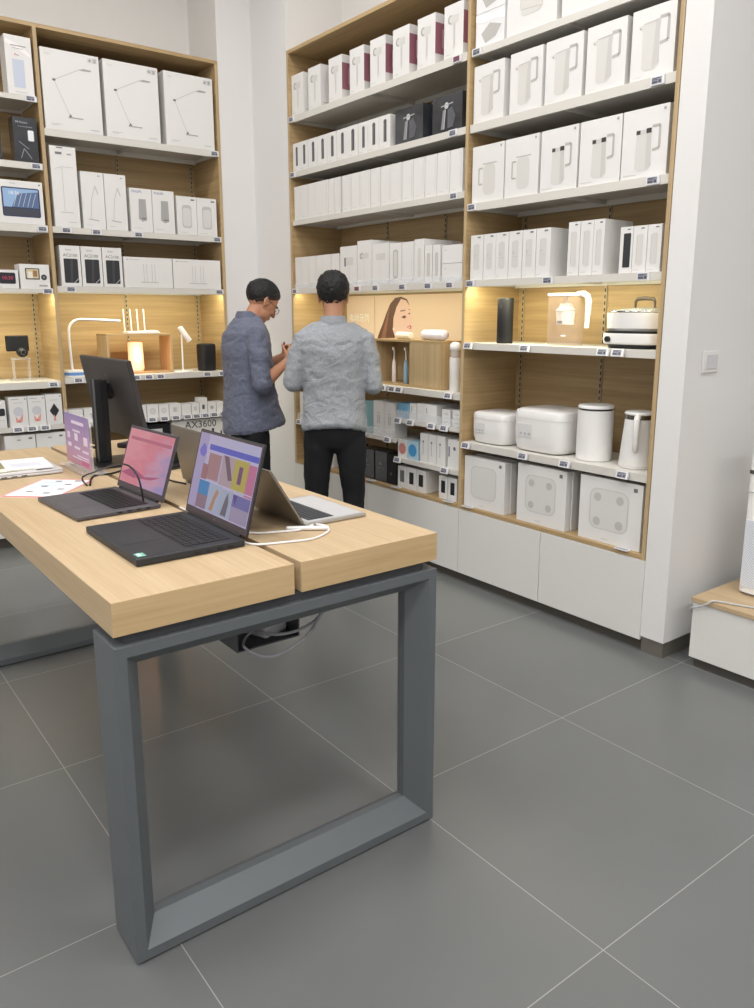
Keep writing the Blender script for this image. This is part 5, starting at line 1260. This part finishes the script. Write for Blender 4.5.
def person(loc, heading, label, shirt_m, pose, skin, hairspec, glasses=False, collar_m=None):
    P = empty('person', loc, -math.radians(heading)); tag(P, label, 'person')
    V = Vector
    lean = pose['lean']     # forward lean at shoulder height
    def L(x, y, z): return V((x, y + lean * max(0, (z - .9)) / .5, z))
    hips = V((0, 0, .9))
    # --- head frame
    nb = L(0, -.012, 1.435); hc = pose['head']; M = Matrix.Translation(hc) @ Matrix.Rotation(math.radians(pose.get('yaw', 0)), 4, 'Z') @ Matrix.Rotation(-math.radians(pose['nod']), 4, 'X')
    body = MB()
    head_parts(body, M)
    body.capsule([nb - V((0, 0, .06)), nb, (nb * .45 + V(hc) * .55) + V((0, -.018, -.02)), V(hc) + V((0, -.03, -.02))], [.060, .056, .052, .050], None, n=18)
    # torso and legs under the clothes
    body.rings([oval(z, a * .86, b * .86, L(0, y, z).y) for z, a, b, y in ((.80, .15, .11, 0), (.95, .15, .105, 0), (1.1, .15, .105, 0), (1.25, .165, .11, 0), (1.36, .165, .10, 0), (1.42, .11, .07, 0))], None)
    for h, k, a in pose['legs']:
        body.capsule([V(h), V(k), V(a) + V((0, 0, .02))], [.07, .048, .036], None)
        body.capsule([V(a) + V((0, 0, -.01)), V(a) + V((0, .045, -.035))], [.030, .024], None)
    for side, A in pose['arms'].items():
        s, e, w = V(A['sh']), V(A['el']), V(A['wr'])
        body.capsule([s, (s + e) / 2, e], [.044, .040, .036], None, n=16)
        body.capsule([e, e * .65 + w * .35, w * .75 + e * .25, w], [.036, .039, .029, .025], None, n=16)
        hand(body, w, A['fwd'], A['palm'], .97, A.get('curl', .6), A['thumb'])
    bo = solid(body, 'body', skin, .0045, P, smooth=2)
    # --- shirt
    sh = MB()
    prof = pose['shirt']
    sh.rings([oval(z, a, b, L(0, y, z).y, tiltz=tz) for z, a, b, y, tz in prof], None)
    for side, A in pose['arms'].items():
        s, e, w = V(A['sh']), V(A['el']), V(A['wr']); sg = 1 if side == 'R' else -1
        inn = L(sg * .10, 0, 1.395)
        sh.capsule([inn, s + V((-sg * .012, 0, .0)), s * .6 + e * .4, s * .25 + e * .75, e], [.062, .064, .060, .056, .054], None, n=18)
        c = e * (1 - A['cuff']) + w * A['cuff']
        if A['cuff'] > .02:
            sh.capsule([e, (e + c) / 2, c], [.054, .052, .048], None, n=18)
            d = (w - e).normalized(); sh.tube([c - d * .05, c - d * .048, c + d * .006, c + d * .012], [.050, .056, .055, .048], None, n=20)
    so = solid(sh, 'shirt', shirt_m, .007, P, smooth=3, disp=[(.07, .016), (.025, .006)])
    # collar band and folded collar
    cm = collar_m or shirt_m
    cb = MB(); R = []
    for (z, a, b, yy) in ((1.435, .070, .066, -.010), (1.484, .062, .062, -.012), (1.490, .064, .064, -.012), (1.462, .078, .076, -.010), (1.445, .080, .076, -.010)):
        R.append([L(x, y, zz) + V((0, 0, pose.get('up', 0))) for x, y, zz in [(math.sin(2 * PI * j / 36) * a, math.cos(2 * PI * j / 36) * b + yy, z - .040 * max(0, math.cos(2 * PI * j / 36))) for j in range(36)]])
    R.append(R[0]); cb.rings(R, cm, cap=False); cb.build('collar', so, smooth=True)
    if pose.get('seam'):
        pass
    # --- trousers
    tr = MB(); trousers(tr, hips, pose['legs']); solid(tr, 'trousers', NAVY, .008, P, smooth=12, disp=[(.10, .014)])
    shoes(P, [l[2] for l in pose['legs']], (.12, -.12), mat('shoe_dark', (50, 50, 54), .5))
    # --- hair, eyes, brows
    hairspec(M, P)
    for s in (-1, 1):
        q = M @ V((s * .031, .080, .002)); ey = MB(); ey.ellip((0, 0, 0), (.0125, .009, .0075), mat('eye_white', (225, 220, 215), .3), T=M @ Matrix.Translation((s * .031, .077, .002)), n=16, k=10)
        ey.ellip((0, 0, 0), (.0055, .003, .0055), mat('iris_dark', (40, 28, 22), .2), T=M @ Matrix.Translation((s * .031, .0845, .001)), n=14, k=8)
        ey.build('eye', P, smooth=True)
        br = MB(); br.capsule([M @ V((s * .014, .090, .020)), M @ V((s * .032, .087, .026)), M @ V((s * .050, .074, .022))], [.003, .0038, .002], HAIRM, n=8); br.build('eyebrow', P, smooth=True)
    if glasses:
        g = MB(); gm = mat('glasses_frame', (70, 62, 60), .25, metal=.6)
        for s in (-1, 1):
            g.torus((0, 0, 0), .022, .0014, gm, T=M @ Matrix.Translation((s * .031, .100, -.002)) @ Matrix.Diagonal((1.15, 1, .82, 1)), axis='Y', n=24, k=6)
            g.tube([M @ V((s * .056, .099, .004)), M @ V((s * .078, .085, .006)), M @ V((s * .083, .0, .006)), M @ V((s * .080, -.018, -.008))], .0016, gm, n=6)
        g.tube([M @ V((-.010, .101, .002)), M @ V((0, .104, .005)), M @ V((.010, .101, .002))], .0014, gm, n=6)
        go = g.build('glasses', P, smooth=True)
        ln = MB()
        for s in (-1, 1): ln.tube([(0, -.0004, 0), (0, .0004, 0)], .0215, mat('lens_glass', (235, 240, 245), .05, alpha=.15), T=M @ Matrix.Translation((s * .031, .100, -.002)) @ Matrix.Diagonal((1.15, 1, .82, 1)), n=24)
        ln.build('lens', go)
    return P, so, M

V = Vector
# right man: back to the camera, forearms forward, head slightly bent
poseR = {'lean': .01, 'head': (0.0, .022, 1.590), 'nod': 16, 'yaw': 0,
         'legs': [((-.09, 0, .82), (-.112, .012, .46), (-.118, -.02, .09)), ((.09, 0, .82), (.105, .012, .46), (.125, -.02, .09))],
         'arms': {'L': dict(sh=(-.180, 0, 1.352), el=(-.232, -.010, 1.125), wr=(-.15, .225, 1.150), fwd=(.55, .8, .1), palm=(.75, -.3, .1), thumb=-1, cuff=.30),
                  'R': dict(sh=(.180, 0, 1.352), el=(.222, -.015, 1.110), wr=(.13, .225, 1.140), fwd=(-.55, .8, .1), palm=(-.75, -.3, .1), thumb=1, cuff=.45)},
         'shirt': [(.835, .178, .140, 0, -.35), (.86, .188, .148, 0, -.30), (.95, .178, .132, 0, -.1), (1.08, .172, .126, 0, 0), (1.20, .180, .130, -.004, 0), (1.30, .192, .132, -.008, 0), (1.36, .188, .122, -.010, 0), (1.40, .158, .106, -.010, 0), (1.435, .112, .082, -.008, 0), (1.462, .072, .064, -.006, 0)]}
def hairR(M, P):
    hair_cap(M, P, .072, -.022, -.088, .018, [(.022, .013)], 'hair', HAIRM, tuft=.55)
PR, shR, MR = person((2.50, 3.715, 0), 37, 'person in a pale grey shirt and black trousers, seen from behind', PALE, poseR, SKIN, hairR)

# left man: profile turned right, head bowed, near forearm raised to hold a phone
poseL = {'lean': .02, 'up': .025, 'head': (.0, .110, 1.570), 'nod': 38, 'yaw': 4,
         'legs': [((-.09, 0, .82), (-.10, .03, .46), (-.11, -.03, .09)), ((.09, 0, .82), (.10, .015, .46), (.105, -.05, .09))],
         'arms': {'L': dict(sh=(-.18, .005, 1.385), el=(-.225, .04, 1.11), wr=(-.075, .270, 1.235), fwd=(.55, .55, .55), palm=(.7, -.4, -.1), thumb=-1, cuff=.25, curl=.75),
                  'R': dict(sh=(.18, -.005, 1.385), el=(.235, .000, 1.090), wr=(.115, .215, 1.215), fwd=(-.45, .55, .65), palm=(-.75, -.35, .1), thumb=1, cuff=.08, curl=.75)},
         'shirt': [(.80, .180, .185, .030, .16), (.83, .188, .192, .028, .14), (.92, .184, .172, .014, .05), (1.05, .174, .150, 0, 0), (1.18, .178, .145, -.008, 0), (1.30, .188, .140, -.020, 0), (1.38, .188, .126, -.024, 0), (1.425, .158, .106, -.020, 0), (1.460, .112, .084, -.012, 0), (1.487, .072, .066, -.004, 0)]}
def hairL(M, P):
    hair_cap(M, P, .060, -.006, -.078, .014, [(.012, .006)], 'hair', HAIRM, tuft=.1)
    hair_cap(M, P, .056, -.024, -.108, .010, None, 'clipped_hair', HAIRS)
PL_, shL, ML = person((2.315, 4.385, 0), 98, 'person in glasses and dark grey-blue shirt, head bowed over a phone', CHAM, poseL, SKIN2, hairL, glasses=True)
# shirt front edge and small buttons
mb = MB()
for z, yy in ((1.30, .138), (1.20, .150), (1.10, .158), (1.00, .170), (.90, .200)): mb.ellip((.012, yy, z), (.005, .003, .005), mat('button_pale', (196, 198, 204), .4), n=10, k=6)
mb.build('button', shL, smooth=True)
ph = empty('phone', (0, 0, 0)); bpy.data.objects.remove(ph)
RM = Matrix.Translation((2.315, 4.385, 0)) @ Matrix.Rotation(-math.radians(98), 4, 'Z')
p0 = RM @ Vector((.012, .325, 1.315))
o = MB().box(-.036, -.005, -.072, .036, .005, .072, BLACKM).build('phone', loc=tuple(p0), rot=(math.radians(-35), 0, -math.radians(98)), bevel=.003)
tag(o, 'dark phone held at chest height by the person in glasses', 'phone')
MB().box(-.033, -.0056, -.068, .033, -.0051, .068, mat('phone_screen', (30, 34, 40), .1, emit=(120, 140, 170), estr=.4)).build('display', o)

# ------------------------------------------------------------------ ceiling lamps and light
DIFF = mat('lamp_diffuser', (255, 255, 255), .6, emit=(255, 250, 240), estr=6.0)
pos = [(x, y) for y in (-2.2, .2, 2.2, 4.0) for x in (-2.4, -.2, 1.9)]
words_x = ['left', 'middle', 'right']; words_y = ['rearmost', 'second from the rear', 'third from the rear', 'nearest the back wall']
first = None
for i, (x, y) in enumerate(pos):
    t = empty('ceiling_light', (x, y, CZ)); tag(t, 'white rectangular ceiling light, %s row, %s' % (words_x[i % 3], words_y[i // 3]), 'ceiling light', 'ceiling lights')
    if first is None:
        fr = MB(); w, d = .62, .32
        fr.box(-w, -d, -.05, w, -d + .02, 0, WHITEM); fr.box(-w, d - .02, -.05, w, d, 0, WHITEM); fr.box(-w, -d + .02, -.05, -w + .02, d - .02, 0, WHITEM); fr.box(w - .02, -d + .02, -.05, w, d - .02, 0, WHITEM)
        a = fr.build('frame', t); b = MB().box(-w + .02, -d + .02, -.035, w - .02, d - .02, -.03, DIFF).build('diffuser', t); first = (a, b)
    else:
        for q in first:
            c = q.copy(); C.objects.link(c); c.parent = t
    L = bpy.data.lights.new('ceiling_lamp', 'AREA'); L.shape = 'RECTANGLE'; L.size = 1.15; L.size_y = .58; L.energy = (58, 58, 38, 28)[i // 3]; L.color = (1, .985, 1.0)
    lo = bpy.data.objects.new('ceiling_lamp', L); C.objects.link(lo); lo.location = (x, y, CZ - .055)
w = bpy.data.worlds.new('World'); sc.world = w; w.use_nodes = True
w.node_tree.nodes['Background'].inputs['Color'].default_value = (.9, .95, 1, 1); w.node_tree.nodes['Background'].inputs['Strength'].default_value = .2

# ------------------------------------------------------------------ camera
Fpx, CX, CY = 789.73, 385.26, 483.12
yaw, pitch, roll = (math.radians(a) for a in (37.63988, 12.0942, .09097))
f = Vector((math.sin(yaw) * math.cos(pitch), math.cos(yaw) * math.cos(pitch), -math.sin(pitch)))
r = Vector((math.cos(yaw), -math.sin(yaw), 0)); u = r.cross(f)
r2 = r * math.cos(roll) + u * math.sin(roll); u2 = -r * math.sin(roll) + u * math.cos(roll)
cam = bpy.data.cameras.new('camera'); co = bpy.data.objects.new('camera', cam); C.objects.link(co)
co.matrix_world = Matrix(((r2.x, u2.x, -f.x, 0), (r2.y, u2.y, -f.y, 0), (r2.z, u2.z, -f.z, 1.5), (0, 0, 0, 1)))
cam.sensor_fit = 'VERTICAL'; cam.sensor_height = 36; cam.sensor_width = 36
cam.lens = Fpx / 1008 * 36
cam.shift_x = (377 - CX) / 1008; cam.shift_y = (CY - 504) / 1008
cam.clip_start = .05
sc.camera = co
sc.view_settings.view_transform = 'Standard'; sc.view_settings.look = 'None'; sc.view_settings.gamma = 1; sc.view_settings.use_curve_mapping = False
sc.view_settings.exposure = -0.80
sc.cycles.use_denoising = True
sc.cycles.max_bounces = 8; sc.cycles.diffuse_bounces = 4; sc.cycles.transmission_bounces = 6
sc.cycles.sample_clamp_indirect = 4
